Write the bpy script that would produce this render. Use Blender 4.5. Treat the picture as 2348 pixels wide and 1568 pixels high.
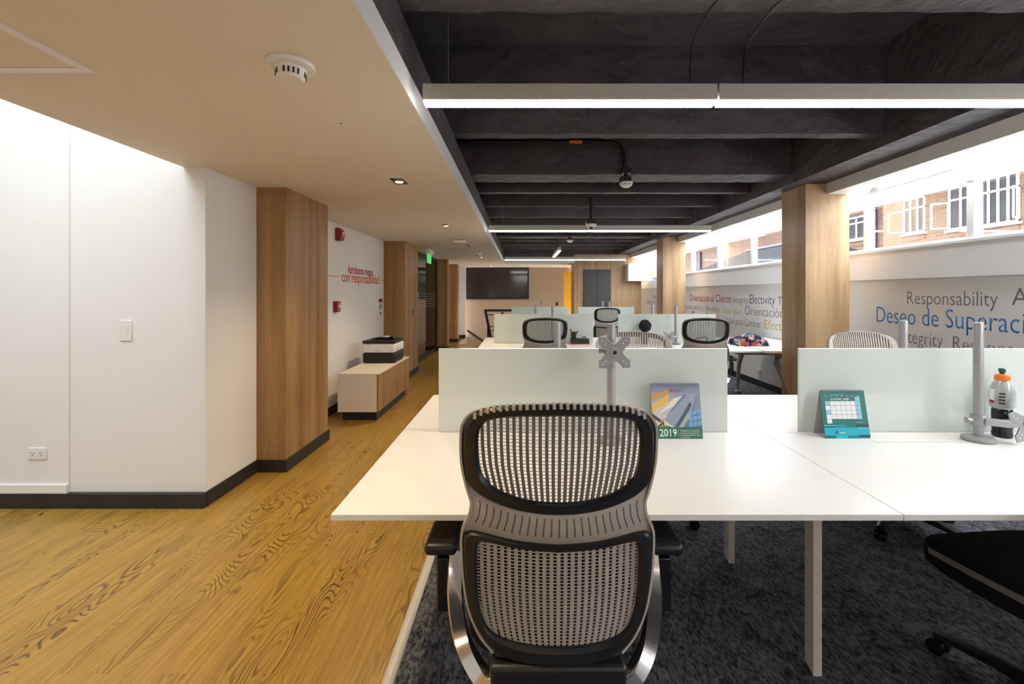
import bpy, bmesh, math, random
from mathutils import Vector, Matrix
for o in list(bpy.data.objects): bpy.data.objects.remove(o, do_unlink=True)
SC = bpy.context.scene
COL = SC.collection
PI = math.pi
random.seed(7)

# ------------------------------------------------------------------ camera, sky, daylight, exposure
F, EYE = 1043.0, 1.37                      # focal length in pixels of the 2348-wide frame, eye height
cam_d = bpy.data.cameras.new('camera'); cam = bpy.data.objects.new('camera', cam_d); COL.objects.link(cam)
cam.location = (0, 0, EYE); cam.rotation_euler = (PI/2, 0, 0)
cam_d.sensor_fit = 'HORIZONTAL'; cam_d.sensor_width = 36.0; cam_d.lens = 36.0*F/2348
cam_d.shift_x = (1174-1195)/2348; cam_d.shift_y = (672-784)/2348
cam_d.clip_start = 0.03; cam_d.clip_end = 200
SC.camera = cam
SC.view_settings.view_transform = 'Standard'; SC.view_settings.look = 'None'
SC.view_settings.exposure = 1.0; SC.view_settings.gamma = 1.0; SC.view_settings.use_curve_mapping = False

W = bpy.data.worlds.new('overcast_sky'); SC.world = W; W.use_nodes = True
nt = W.node_tree; nt.nodes.clear()
wo = nt.nodes.new('ShaderNodeOutputWorld'); bg = nt.nodes.new('ShaderNodeBackground')
tc = nt.nodes.new('ShaderNodeTexCoord'); sx = nt.nodes.new('ShaderNodeSeparateXYZ'); rp = nt.nodes.new('ShaderNodeValToRGB')
nt.links.new(tc.outputs['Generated'], sx.inputs[0]); nt.links.new(sx.outputs['Z'], rp.inputs[0])
rp.color_ramp.elements[0].position = 0.0; rp.color_ramp.elements[0].color = (0.30, 0.29, 0.28, 1)
rp.color_ramp.elements[1].position = 0.06; rp.color_ramp.elements[1].color = (0.93, 0.97, 1.0, 1)
nt.links.new(rp.outputs[0], bg.inputs[0]); bg.inputs[1].default_value = 9.5
nt.links.new(bg.outputs[0], wo.inputs[0])

def portal(name, loc, rot, sx_, sy_):      # tells the renderer where the daylight openings are
    l = bpy.data.lights.new(name, 'AREA'); l.shape = 'RECTANGLE'; l.size = sx_; l.size_y = sy_; l.energy = 1
    l.cycles.is_portal = True
    o = bpy.data.objects.new(name, l); COL.objects.link(o); o.location = loc; o.rotation_euler = rot
portal('daylight_glass_roof', (3.33, 5.0, 2.42), (0, 0, 0), 0.42, 15.4)
portal('daylight_side_glazing', (3.66, 5.0, 2.02), (0, PI/2, 0), 0.5, 15.4)
portal('daylight_skylight', (-2.87, 0.9, 4.05), (0, 0, 0), 1.38, 3.9)

def area(name, loc, rot, sx_, sy_, watt, col):
    l = bpy.data.lights.new(name, 'AREA'); l.shape = 'RECTANGLE'; l.size = sx_; l.size_y = sy_; l.energy = watt; l.color = col
    o = bpy.data.objects.new(name, l); COL.objects.link(o); o.location = loc; o.rotation_euler = rot
    return o

# ------------------------------------------------------------------ materials
def newmat(name):
    m = bpy.data.materials.new(name); m.use_nodes = True
    return m, m.node_tree, m.node_tree.nodes['Principled BSDF']
def mat(name, c, rough=0.5, metal=0.0, spec=0.5, noise=0.0, nscale=30, bump=0.0, bscale=120, emit=0.0, ecol=None, coat=0.0, stretch=None):
    m, t, p = newmat(name)
    p.inputs['Base Color'].default_value = (*c, 1); p.inputs['Roughness'].default_value = rough
    p.inputs['Metallic'].default_value = metal; p.inputs['Specular IOR Level'].default_value = spec
    p.inputs['Coat Weight'].default_value = coat
    if emit:
        p.inputs['Emission Color'].default_value = (*(ecol or c), 1); p.inputs['Emission Strength'].default_value = emit
    if noise or bump:
        co = t.nodes.new('ShaderNodeTexCoord'); mp = t.nodes.new('ShaderNodeMapping')
        t.links.new(co.outputs['Object'], mp.inputs[0])
        if stretch: mp.inputs['Scale'].default_value = stretch
        n = t.nodes.new('ShaderNodeTexNoise'); n.inputs['Scale'].default_value = nscale; n.inputs['Detail'].default_value = 4
        t.links.new(mp.outputs[0], n.inputs['Vector'])
        if noise:
            r = t.nodes.new('ShaderNodeValToRGB')
            r.color_ramp.elements[0].position = 0.3; r.color_ramp.elements[1].position = 0.7
            r.color_ramp.elements[0].color = (*[x*(1-noise) for x in c], 1); r.color_ramp.elements[1].color = (*[min(1, x*(1+noise)) for x in c], 1)
            t.links.new(n.outputs['Fac'], r.inputs[0]); t.links.new(r.outputs[0], p.inputs['Base Color'])
        if bump:
            n2 = t.nodes.new('ShaderNodeTexNoise'); n2.inputs['Scale'].default_value = bscale; n2.inputs['Detail'].default_value = 5
            t.links.new(mp.outputs[0], n2.inputs['Vector'])
            b = t.nodes.new('ShaderNodeBump'); b.inputs['Strength'].default_value = bump; b.inputs['Distance'].default_value = 0.01 if bump < 0.95 else 0.035
            t.links.new(n2.outputs['Fac'], b.inputs['Height']); t.links.new(b.outputs[0], p.inputs['Normal'])
    return m

def math_node(t, op, a, b=None):
    n = t.nodes.new('ShaderNodeMath'); n.operation = op
    for i, v in enumerate((a, b)):
        if v is None: continue
        if isinstance(v, (int, float)): n.inputs[i].default_value = v
        else: t.links.new(v, n.inputs[i])
    return n.outputs[0]

def wood_floor():
    m, t, p = newmat('oak_plank_floor')
    co = t.nodes.new('ShaderNodeTexCoord'); mp = t.nodes.new('ShaderNodeMapping')
    mp.inputs['Rotation'].default_value = (0, 0, math.radians(-90))
    t.links.new(co.outputs['Object'], mp.inputs[0])
    br = t.nodes.new('ShaderNodeTexBrick'); br.offset = 0.37
    br.inputs['Scale'].default_value = 1.0; br.inputs['Brick Width'].default_value = 2.6; br.inputs['Row Height'].default_value = 0.185
    br.inputs['Mortar Size'].default_value = 0.0012; br.inputs['Mortar Smooth'].default_value = 0.3; br.inputs['Bias'].default_value = 0.0
    br.inputs['Color1'].default_value = (0, 0, 0, 1); br.inputs['Color2'].default_value = (1, 1, 1, 1); br.inputs['Mortar'].default_value = (0.5, 0.5, 0.5, 1)
    t.links.new(mp.outputs[0], br.inputs['Vector'])
    sp = t.nodes.new('ShaderNodeSeparateXYZ'); t.links.new(mp.outputs[0], sp.inputs[0])
    cb = t.nodes.new('ShaderNodeCombineXYZ')
    t.links.new(math_node(t, 'MULTIPLY', sp.outputs[0], 1.9), cb.inputs[0])
    t.links.new(math_node(t, 'MULTIPLY', sp.outputs[1], 8.0), cb.inputs[1])
    t.links.new(math_node(t, 'MULTIPLY', br.outputs['Color'], 43.7), cb.inputs[2])
    n = t.nodes.new('ShaderNodeTexNoise'); n.inputs['Scale'].default_value = 1.0; n.inputs['Detail'].default_value = 1.2; n.inputs['Roughness'].default_value = 0.35
    n.inputs['Distortion'].default_value = 0.25
    t.links.new(cb.outputs[0], n.inputs['Vector'])
    s = math_node(t, 'SINE', math_node(t, 'MULTIPLY', n.outputs['Fac'], 125.0))
    s = math_node(t, 'ADD', math_node(t, 'MULTIPLY', s, 0.5), 0.5)
    # the dark rings show in bands only
    cb2 = t.nodes.new('ShaderNodeCombineXYZ')
    t.links.new(math_node(t, 'MULTIPLY', sp.outputs[0], 0.8), cb2.inputs[0]); t.links.new(math_node(t, 'MULTIPLY', sp.outputs[1], 8.0), cb2.inputs[1]); t.links.new(math_node(t, 'MULTIPLY', br.outputs['Color'], 11.0), cb2.inputs[2])
    nb = t.nodes.new('ShaderNodeTexNoise'); nb.inputs['Scale'].default_value = 1.0; nb.inputs['Detail'].default_value = 1.0
    t.links.new(cb2.outputs[0], nb.inputs['Vector'])
    mr = t.nodes.new('ShaderNodeMapRange'); mr.inputs['From Min'].default_value = 0.43; mr.inputs['From Max'].default_value = 0.66
    t.links.new(nb.outputs['Fac'], mr.inputs['Value'])
    r = t.nodes.new('ShaderNodeValToRGB'); e = r.color_ramp.elements
    e[0].position = 0.0; e[0].color = (1, 1, 1, 1); e[1].position = 0.42; e[1].color = (0, 0, 0, 1)
    t.links.new(s, r.inputs[0])
    line = math_node(t, 'MULTIPLY', r.outputs[0], mr.outputs[0])
    # fine fibre
    cf = t.nodes.new('ShaderNodeCombineXYZ')
    t.links.new(math_node(t, 'MULTIPLY', sp.outputs[0], 3.0), cf.inputs[0]); t.links.new(math_node(t, 'MULTIPLY', sp.outputs[1], 70.0), cf.inputs[1])
    nf = t.nodes.new('ShaderNodeTexNoise'); nf.inputs['Scale'].default_value = 1.0; nf.inputs['Detail'].default_value = 4
    t.links.new(cf.outputs[0], nf.inputs['Vector'])
    rf = t.nodes.new('ShaderNodeValToRGB'); e = rf.color_ramp.elements
    e[0].position = 0.3; e[0].color = FLOOR_A; e[1].position = 0.7; e[1].color = FLOOR_B
    t.links.new(nf.outputs['Fac'], rf.inputs[0])
    mx = t.nodes.new('ShaderNodeMix'); mx.data_type = 'RGBA'
    t.links.new(math_node(t, 'MULTIPLY', line, 0.86), mx.inputs['Factor'])
    t.links.new(rf.outputs[0], mx.inputs['A']); mx.inputs['B'].default_value = FLOOR_L
    mo = t.nodes.new('ShaderNodeMix'); mo.data_type = 'RGBA'
    t.links.new(math_node(t, 'MULTIPLY', br.outputs['Fac'], 0.15), mo.inputs['Factor']); t.links.new(mx.outputs['Result'], mo.inputs['A']); mo.inputs['B'].default_value = FLOOR_L
    t.links.new(mo.outputs['Result'], p.inputs['Base Color'])
    p.inputs['Roughness'].default_value = 0.33; p.inputs['Specular IOR Level'].default_value = 0.5
    b = t.nodes.new('ShaderNodeBump'); b.inputs['Strength'].default_value = 0.12; b.inputs['Distance'].default_value = 0.004
    t.links.new(nf.outputs['Fac'], b.inputs['Height']); t.links.new(b.outputs[0], p.inputs['Normal'])
    return m
FLOOR_A = (0.275, 0.148, 0.021, 1); FLOOR_B = (0.44, 0.255, 0.046, 1); FLOOR_L = (0.068, 0.030, 0.005, 1)

def oak(name, a, b, c, rot=0.0):
    m, t, p = newmat(name)
    co = t.nodes.new('ShaderNodeTexCoord'); mp = t.nodes.new('ShaderNodeMapping'); mp.inputs['Scale'].default_value = (1, 1, 0.045)
    t.links.new(co.outputs['Object'], mp.inputs[0])
    n = t.nodes.new('ShaderNodeTexNoise'); n.inputs['Scale'].default_value = 9; n.inputs['Detail'].default_value = 3; n.inputs['Distortion'].default_value = 0.3
    n2 = t.nodes.new('ShaderNodeTexNoise'); n2.inputs['Scale'].default_value = 120; n2.inputs['Detail'].default_value = 3
    t.links.new(mp.outputs[0], n.inputs['Vector']); t.links.new(mp.outputs[0], n2.inputs['Vector'])
    v = math_node(t, 'ADD', math_node(t, 'MULTIPLY', n.outputs['Fac'], 0.65), math_node(t, 'MULTIPLY', n2.outputs['Fac'], 0.35))
    r = t.nodes.new('ShaderNodeValToRGB'); e = r.color_ramp.elements
    e[0].position = 0.36; e[0].color = (*a, 1); e[1].position = 0.66; e[1].color = (*c, 1)
    k = e.new(0.5); k.color = (*b, 1)
    t.links.new(v, r.inputs[0]); t.links.new(r.outputs[0], p.inputs['Base Color'])
    p.inputs['Roughness'].default_value = 0.42; p.inputs['Specular IOR Level'].default_value = 0.35
    return m

def carpet_mat():
    m, t, p = newmat('charcoal_loop_carpet')
    co = t.nodes.new('ShaderNodeTexCoord'); mp = t.nodes.new('ShaderNodeMapping'); mp.inputs['Rotation'].default_value = (0, 0, 0.6); mp.inputs['Scale'].default_value = (1, 0.45, 1)
    t.links.new(co.outputs['Object'], mp.inputs[0])
    n = t.nodes.new('ShaderNodeTexNoise'); n.inputs['Scale'].default_value = 85; n.inputs['Detail'].default_value = 5; n.inputs['Roughness'].default_value = 0.65
    n2 = t.nodes.new('ShaderNodeTexNoise'); n2.inputs['Scale'].default_value = 9; n2.inputs['Detail'].default_value = 3
    t.links.new(mp.outputs[0], n.inputs['Vector']); t.links.new(co.outputs['Object'], n2.inputs['Vector'])
    v = math_node(t, 'ADD', math_node(t, 'MULTIPLY', n.outputs['Fac'], 0.75), math_node(t, 'MULTIPLY', n2.outputs['Fac'], 0.25))
    r = t.nodes.new('ShaderNodeValToRGB'); e = r.color_ramp.elements
    e[0].position = 0.40; e[0].color = (0.018, 0.018, 0.022, 1); e[1].position = 0.64; e[1].color = (0.165, 0.17, 0.19, 1)
    t.links.new(v, r.inputs[0]); t.links.new(r.outputs[0], p.inputs['Base Color'])
    p.inputs['Roughness'].default_value = 0.95; p.inputs['Specular IOR Level'].default_value = 0.15
    b = t.nodes.new('ShaderNodeBump'); b.inputs['Strength'].default_value = 0.8; b.inputs['Distance'].default_value = 0.006
    t.links.new(n.outputs['Fac'], b.inputs['Height']); t.links.new(b.outputs[0], p.inputs['Normal'])
    return m

def brick_mat():
    m, t, p = newmat('weathered_brick')
    co = t.nodes.new('ShaderNodeTexCoord'); sp = t.nodes.new('ShaderNodeSeparateXYZ'); cb = t.nodes.new('ShaderNodeCombineXYZ')
    t.links.new(co.outputs['Object'], sp.inputs[0]); t.links.new(sp.outputs[1], cb.inputs[0]); t.links.new(sp.outputs[2], cb.inputs[1])
    br = t.nodes.new('ShaderNodeTexBrick'); br.inputs['Scale'].default_value = 1; br.inputs['Brick Width'].default_value = 0.27; br.inputs['Row Height'].default_value = 0.085
    br.inputs['Mortar Size'].default_value = 0.009; br.inputs['Color1'].default_value = (0.128, 0.066, 0.043, 1); br.inputs['Color2'].default_value = (0.064, 0.038, 0.030, 1)
    br.inputs['Mortar'].default_value = (0.12, 0.095, 0.078, 1); br.inputs['Bias'].default_value = -0.35
    t.links.new(cb.outputs[0], br.inputs['Vector'])
    n = t.nodes.new('ShaderNodeTexNoise'); n.inputs['Scale'].default_value = 1.3; n.inputs['Detail'].default_value = 5
    t.links.new(cb.outputs[0], n.inputs['Vector'])
    mx = t.nodes.new('ShaderNodeMix'); mx.data_type = 'RGBA'; mx.blend_type = 'OVERLAY'; mx.inputs['Factor'].default_value = 0.35
    t.links.new(br.outputs['Color'], mx.inputs['A']); t.links.new(n.outputs['Color'], mx.inputs['B'])
    t.links.new(mx.outputs['Result'], p.inputs['Base Color']); p.inputs['Roughness'].default_value = 0.9
    return m

def clear_glass(name, tint=(1, 1, 1), refl=0.10, rough=0.0):
    m = bpy.data.materials.new(name); m.use_nodes = True; t = m.node_tree; t.nodes.clear()
    o = t.nodes.new('ShaderNodeOutputMaterial'); tr = t.nodes.new('ShaderNodeBsdfTransparent'); gl = t.nodes.new('ShaderNodeBsdfGlossy'); mx = t.nodes.new('ShaderNodeMixShader')
    lw = t.nodes.new('ShaderNodeLayerWeight'); lw.inputs['Blend'].default_value = 0.35
    tr.inputs[0].default_value = (*tint, 1); gl.inputs['Roughness'].default_value = rough; gl.inputs['Color'].default_value = (1, 1, 1, 1)
    f = math_node(t, 'ADD', math_node(t, 'MULTIPLY', lw.outputs['Facing'], 0.35), refl*0.4)
    t.links.new(f, mx.inputs[0]); t.links.new(tr.outputs[0], mx.inputs[1]); t.links.new(gl.outputs[0], mx.inputs[2]); t.links.new(mx.outputs[0], o.inputs[0])
    return m

def frosted(name, c, trans=0.5, gloss=0.12, rough=0.12, diff=(0.8, 0.8, 0.8)):
    m = bpy.data.materials.new(name); m.use_nodes = True; t = m.node_tree; t.nodes.clear()
    o = t.nodes.new('ShaderNodeOutputMaterial'); d = t.nodes.new('ShaderNodeBsdfDiffuse'); tl = t.nodes.new('ShaderNodeBsdfTranslucent'); gl = t.nodes.new('ShaderNodeBsdfGlossy')
    d.inputs[0].default_value = (*diff, 1); tl.inputs[0].default_value = (*c, 1); gl.inputs['Roughness'].default_value = rough
    m1 = t.nodes.new('ShaderNodeMixShader'); m1.inputs[0].default_value = trans; m2 = t.nodes.new('ShaderNodeMixShader')
    lw = t.nodes.new('ShaderNodeLayerWeight'); lw.inputs['Blend'].default_value = 0.3
    f = math_node(t, 'ADD', math_node(t, 'MULTIPLY', lw.outputs['Fresnel'], 0.6), gloss)
    t.links.new(d.outputs[0], m1.inputs[1]); t.links.new(tl.outputs[0], m1.inputs[2])
    t.links.new(f, m2.inputs[0]); t.links.new(m1.outputs[0], m2.inputs[1]); t.links.new(gl.outputs[0], m2.inputs[2]); t.links.new(m2.outputs[0], o.inputs[0])
    return m

def blanket_mat():
    m, t, p = newmat('patterned_blanket')
    co = t.nodes.new('ShaderNodeTexCoord')
    v = t.nodes.new('ShaderNodeTexVoronoi'); v.inputs['Scale'].default_value = 26; v.distance = 'MANHATTAN'
    w = t.nodes.new('ShaderNodeTexWave'); w.inputs['Scale'].default_value = 16; w.inputs['Distortion'].default_value = 2.5; w.bands_direction = 'DIAGONAL'
    t.links.new(co.outputs['Object'], v.inputs['Vector']); t.links.new(co.outputs['Object'], w.inputs['Vector'])
    sp = t.nodes.new('ShaderNodeSeparateColor'); t.links.new(v.outputs['Color'], sp.inputs[0])
    r = t.nodes.new('ShaderNodeValToRGB'); r.color_ramp.interpolation = 'CONSTANT'; e = r.color_ramp.elements
    e[0].position = 0; e[0].color = (0.02, 0.02, 0.06, 1); e[1].position = 0.28; e[1].color = (0.75, 0.16, 0.12, 1)
    for q, c in ((0.46, (0.03, 0.05, 0.16, 1)), (0.62, (0.70, 0.62, 0.60, 1)), (0.76, (0.08, 0.32, 0.34, 1)), (0.88, (0.70, 0.28, 0.30, 1))):
        k = e.new(q); k.color = c
    t.links.new(sp.outputs[0], r.inputs[0])
    mx = t.nodes.new('ShaderNodeMix'); mx.data_type = 'RGBA'; mx.blend_type = 'MULTIPLY'; mx.inputs['Factor'].default_value = 0.7
    t.links.new(r.outputs[0], mx.inputs['A']); t.links.new(w.outputs['Color'], mx.inputs['B']); t.links.new(mx.outputs['Result'], p.inputs['Base Color'])
    p.inputs['Roughness'].default_value = 0.95
    return m

M = {}
M['wall'] = mat('white_wall_paint', (0.83, 0.82, 0.80), 0.7, spec=0.2, noise=0.012, nscale=2.0)
M['wall_daylit'] = mat('daylit_white_wall', (0.86, 0.87, 0.885), 0.7, spec=0.2, noise=0.012, nscale=2.0)  # wall white lifted and cooled to paint in daylight on the window side
M['ceil'] = mat('ceiling_paint', (0.82, 0.755, 0.65), 0.8, spec=0.15, noise=0.01, nscale=1.5)
M['trim'] = mat('white_trim', (0.82, 0.82, 0.83), 0.45, noise=0.01)
M['soffit'] = mat('soffit_paint', (0.72, 0.70, 0.67), 0.6, noise=0.02, nscale=4)
M['yellow'] = mat('yellow_recess', (0.85, 0.47, 0.03), 0.6, noise=0.02)  # one plain yellow over the recess wall
M['tan'] = mat('beige_wall_paint', (0.42, 0.32, 0.23), 0.7, noise=0.02, nscale=3)
M['floor'] = wood_floor()
M['carpet'] = carpet_mat()
M['oak'] = oak('oak_laminate', (0.235, 0.117, 0.042), (0.35, 0.192, 0.078), (0.45, 0.27, 0.12))
M['oak_daylit'] = oak('daylit_oak_laminate', (0.34, 0.20, 0.10), (0.45, 0.29, 0.155), (0.53, 0.37, 0.21))  # same oak lightened, daylight on the window-side columns put into the colour
M['conc'] = mat('black_painted_concrete', (0.062, 0.054, 0.060), 0.6, spec=0.45, noise=0.25, nscale=3, bump=1.0, bscale=9)
M['base'] = mat('charcoal_baseboard', (0.020, 0.018, 0.019), 0.5, noise=0.05)
M['desk'] = mat('white_laminate', (0.80, 0.775, 0.735), 0.34, spec=0.45, noise=0.006, nscale=200)
M['leg'] = mat('greige_powder_coat', (0.62, 0.57, 0.53), 0.45, noise=0.02)
M['screen'] = frosted('frosted_green_glass', (0.84, 0.90, 0.86), 0.42, 0.06, 0.03, diff=(0.88, 0.92, 0.88))
M['silver'] = mat('silver_enamel', (0.36, 0.36, 0.375), 0.36, metal=0.30, noise=0.03)
M['chrome'] = mat('polished_aluminium', (0.80, 0.79, 0.78), 0.12, metal=1.0, noise=0.02)
M['blk'] = mat('black_plastic', (0.010, 0.010, 0.011), 0.42, noise=0.1)
M['blkg'] = mat('gloss_black_plastic', (0.008, 0.008, 0.009), 0.15, noise=0.1)
M['fab'] = mat('black_seat_fabric', (0.010, 0.009, 0.010), 0.9, spec=0.2, noise=0.3, nscale=300, bump=0.3, bscale=500)
M['taupe'] = mat('taupe_elastomer', (0.44, 0.385, 0.335), 0.48, noise=0.03)
M['taupe_shade'] = mat('shaded_taupe_elastomer', (0.19, 0.165, 0.145), 0.5, noise=0.03)  # same taupe darkened: shade painted into the slats' rear and side faces
M['gtrim'] = mat('grey_edge_trim', (0.20, 0.19, 0.19), 0.4, noise=0.03)
M['slot'] = mat('dark_taupe_slot', (0.12, 0.10, 0.085), 0.6, noise=0.03)
M['alu'] = mat('brushed_aluminium_housing', (0.60, 0.57, 0.52), 0.5, metal=0.25, noise=0.03)
M['tube'] = mat('lit_diffuser', (1, 1, 1), 0.4, emit=17.0, ecol=(1.0, 0.955, 0.895), noise=0.0)
M['bulb'] = mat('lit_warm_bulb', (1, 0.9, 0.7), 0.4, emit=4.0, ecol=(1.0, 0.66, 0.24))
M['dark'] = mat('dark_recess', (0.015, 0.013, 0.012), 0.4, noise=0.1)
M['white'] = mat('white_plastic', (0.80, 0.79, 0.76), 0.35, noise=0.01)
M['red'] = mat('red_plastic', (0.28, 0.012, 0.022), 0.3, noise=0.05)
M['green'] = mat('green_sign', (0.04, 0.55, 0.12), 0.35, emit=0.35, ecol=(0.05, 0.7, 0.15))
M['orange'] = mat('orange_tape', (0.95, 0.18, 0.02), 0.5, noise=0.03)
M['glass'] = clear_glass('clear_window_glass', (0.98, 0.99, 1.0))
M['roofw'] = frosted('white_polycarbonate_roof', (0.95, 0.96, 0.98), 0.8, 0.02, 0.3, diff=(0.9, 0.9, 0.9))
_t = M['roofw'].node_tree; _o = [n for n in _t.nodes if n.type == 'OUTPUT_MATERIAL'][0]; _s = _o.inputs[0].links[0].from_socket
_x = _t.nodes.new('ShaderNodeMixShader'); _x.inputs[0].default_value = 0.88; _tr = _t.nodes.new('ShaderNodeBsdfTransparent')
_t.links.new(_s, _x.inputs[1]); _t.links.new(_tr.outputs[0], _x.inputs[2]); _t.links.new(_x.outputs[0], _o.inputs[0])
M['dglass'] = mat('dark_interior_glass', (0.035, 0.030, 0.024), 0.08, spec=0.6, noise=0.05)
M['skyglass'] = clear_glass('tinted_skylight_glass', (0.64, 0.65, 0.66), 0.05)
M['partglass'] = clear_glass('tinted_partition_glass', (0.45, 0.44, 0.40), 0.25)
M['brick'] = brick_mat()
M['navy'] = mat('navy_panel', (0.02, 0.022, 0.05), 0.6, noise=0.05)
M['roofg'] = mat('grey_roof_sheet', (0.018, 0.019, 0.022), 0.9, spec=0.05, noise=0.2, nscale=6)
M['pane'] = mat('dark_window_pane', (0.03, 0.03, 0.035), 0.5, spec=0.1, noise=0.2, nscale=2)
M['desk2'] = mat('cabinet_cream', (0.74, 0.67, 0.58), 0.4, noise=0.01)
M['blanket'] = blanket_mat()
TXT = {}
def tmat(name, c):
    if name not in TXT: TXT[name] = mat('lettering_'+name, c, 0.5, noise=0.02)
    return TXT[name]

# ------------------------------------------------------------------ mesh helpers
class MB:
    def __init__(s): s.v, s.f, s.m = [], [], []
    def add(s, vs, fs, mi=0):
        b = len(s.v); s.v += [tuple(p) for p in vs]
        for f in fs: s.f.append([b+i for i in f]); s.m.append(mi)
    def box(s, x0, x1, y0, y1, z0, z1, mi=0):
        s.add([(x0,y0,z0),(x1,y0,z0),(x1,y1,z0),(x0,y1,z0),(x0,y0,z1),(x1,y0,z1),(x1,y1,z1),(x0,y1,z1)],
              [(0,3,2,1),(4,5,6,7),(0,1,5,4),(1,2,6,5),(2,3,7,6),(3,0,4,7)], mi); return s
    def quad(s, a, b, c, d, mi=0): s.add([a,b,c,d], [(0,1,2,3)], mi); return s
    def obox(s, c, ex, ey, ez, mi=0):       # oriented box: centre and three half-axis vectors
        c, ex, ey, ez = Vector(c), Vector(ex), Vector(ey), Vector(ez)
        P = [c+ex*i+ey*j+ez*k for k in (-1,1) for i, j in ((-1,-1),(1,-1),(1,1),(-1,1))]
        s.add(P, [(0,3,2,1),(4,5,6,7),(0,1,5,4),(1,2,6,5),(2,3,7,6),(3,0,4,7)], mi); return s
    def cyl(s, a, b, r0, r1=None, n=16, mi=0, caps=True):
        a, b = Vector(a), Vector(b); r1 = r0 if r1 is None else r1
        d = (b-a).normalized(); u = d.orthogonal().normalized(); w = d.cross(u)
        vs = [p + (u*math.cos(2*PI*i/n)+w*math.sin(2*PI*i/n))*r for p, r in ((a,r0),(b,r1)) for i in range(n)]
        fs = [(i,(i+1)%n,n+(i+1)%n,n+i) for i in range(n)]
        if caps: fs += [tuple(range(n-1,-1,-1)), tuple(range(n,2*n))]
        s.add(vs, fs, mi); return s
    def tube(s, pts, r, n=8, mi=0, closed=False, sec=None, ref=None):   # round, or a section [(a, b)] in the frame (side, ref)
        pts = [Vector(p) for p in pts]; k = len(pts); vs = []
        for i, p in enumerate(pts):
            if closed: d = pts[(i+1)%k]-pts[i-1]
            else: d = pts[min(i+1,k-1)]-pts[max(i-1,0)]
            d.normalize()
            rf = Vector(ref) if ref else (Vector((0,0,1)) if abs(d.z) < 0.9 else Vector((0,1,0)))
            a = d.cross(rf).normalized(); b = a.cross(d).normalized()
            rr = r[i] if isinstance(r, (list, tuple)) else r
            S = sec or [(math.cos(2*PI*j/n), math.sin(2*PI*j/n)) for j in range(n)]
            vs += [p + a*x*rr + b*y*rr for x, y in S]
        n = len(S); fs = []
        for i in range(k if closed else k-1):
            q = (i+1) % k
            fs += [(i*n+j, i*n+(j+1)%n, q*n+(j+1)%n, q*n+j) for j in range(n)]
        if not closed: fs += [tuple(range(n-1,-1,-1)), tuple(range((k-1)*n, k*n))]
        s.add(vs, fs, mi); return s
    def lathe(s, prof, c=(0,0,0), n=24, mi=0, caps=True):
        k = len(prof); vs = [(c[0]+r*math.cos(2*PI*i/n), c[1]+r*math.sin(2*PI*i/n), c[2]+z) for r, z in prof for i in range(n)]
        fs = [(j*n+i, j*n+(i+1)%n, (j+1)*n+(i+1)%n, (j+1)*n+i) for j in range(k-1) for i in range(n)]
        if caps: fs += [tuple(range(n-1,-1,-1)), tuple(range((k-1)*n, k*n))]
        s.add(vs, fs, mi); return s
    def prism(s, poly, axis, a, b, mi=0):   # poly in the other two axes, extruded along axis from a to b
        def P(u, v, w): return {'x': (w,u,v), 'y': (u,w,v), 'z': (u,v,w)}[axis]
        n = len(poly); vs = [P(u,v,a) for u, v in poly] + [P(u,v,b) for u, v in poly]
        fs = [tuple(range(n-1,-1,-1)), tuple(range(n,2*n))] + [(i,(i+1)%n,n+(i+1)%n,n+i) for i in range(n)]
        s.add(vs, fs, mi); return s
    def build(s, name, mats, parent=None, smooth=0.6, bevel=0.0, seg=2, kind=None):
        me = bpy.data.meshes.new(name); me.from_pydata(s.v, [], s.f)
        for m in (mats if isinstance(mats, (list, tuple)) else [mats]): me.materials.append(m)
        me.polygons.foreach_set('material_index', s.m)
        bm = bmesh.new(); bm.from_mesh(me); bmesh.ops.recalc_face_normals(bm, faces=bm.faces); bm.to_mesh(me); bm.free()
        if smooth:
            me.polygons.foreach_set('use_smooth', [True]*len(me.polygons)); me.set_sharp_from_angle(angle=smooth)
        me.update()
        o = bpy.data.objects.new(name, me); COL.objects.link(o)
        if parent: o.parent = parent
        if bevel:
            b = o.modifiers.new('edge', 'BEVEL'); b.width = bevel; b.segments = seg; b.limit_method = 'ANGLE'; b.angle_limit = 0.6
        if kind: o['kind'] = kind
        return o

def tag(o, label, cat, group=None, kind=None):
    o['label'] = label; o['category'] = cat
    if group: o['group'] = group
    if kind: o['kind'] = kind
    return o
def thing(name, label, cat, loc=(0,0,0), rz=0.0, group=None):
    o = bpy.data.objects.new(name, None); COL.objects.link(o); o.empty_display_size = 0.1
    o.location = loc; o.rotation_euler = (0,0,rz)
    return tag(o, label, cat, group)
def struct(o): o['kind'] = 'structure'; return o
KIDS = {}
def copy_tree(o, parent=None):
    c = o.copy(); COL.objects.link(c)
    if parent: c.parent = parent
    for ch in [x for x in bpy.data.objects if x.parent == o]: copy_tree(ch, c)
    return c
def dup(o, loc, rz, label, group=None):
    c = copy_tree(o); c.location = loc; c.rotation_euler = (0,0,rz); c['label'] = label
    if group: c['group'] = group
    return c
def at(px, py, Y): return Vector(((px-1195)*Y/F, Y, EYE-(py-672)*Y/F))

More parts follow.
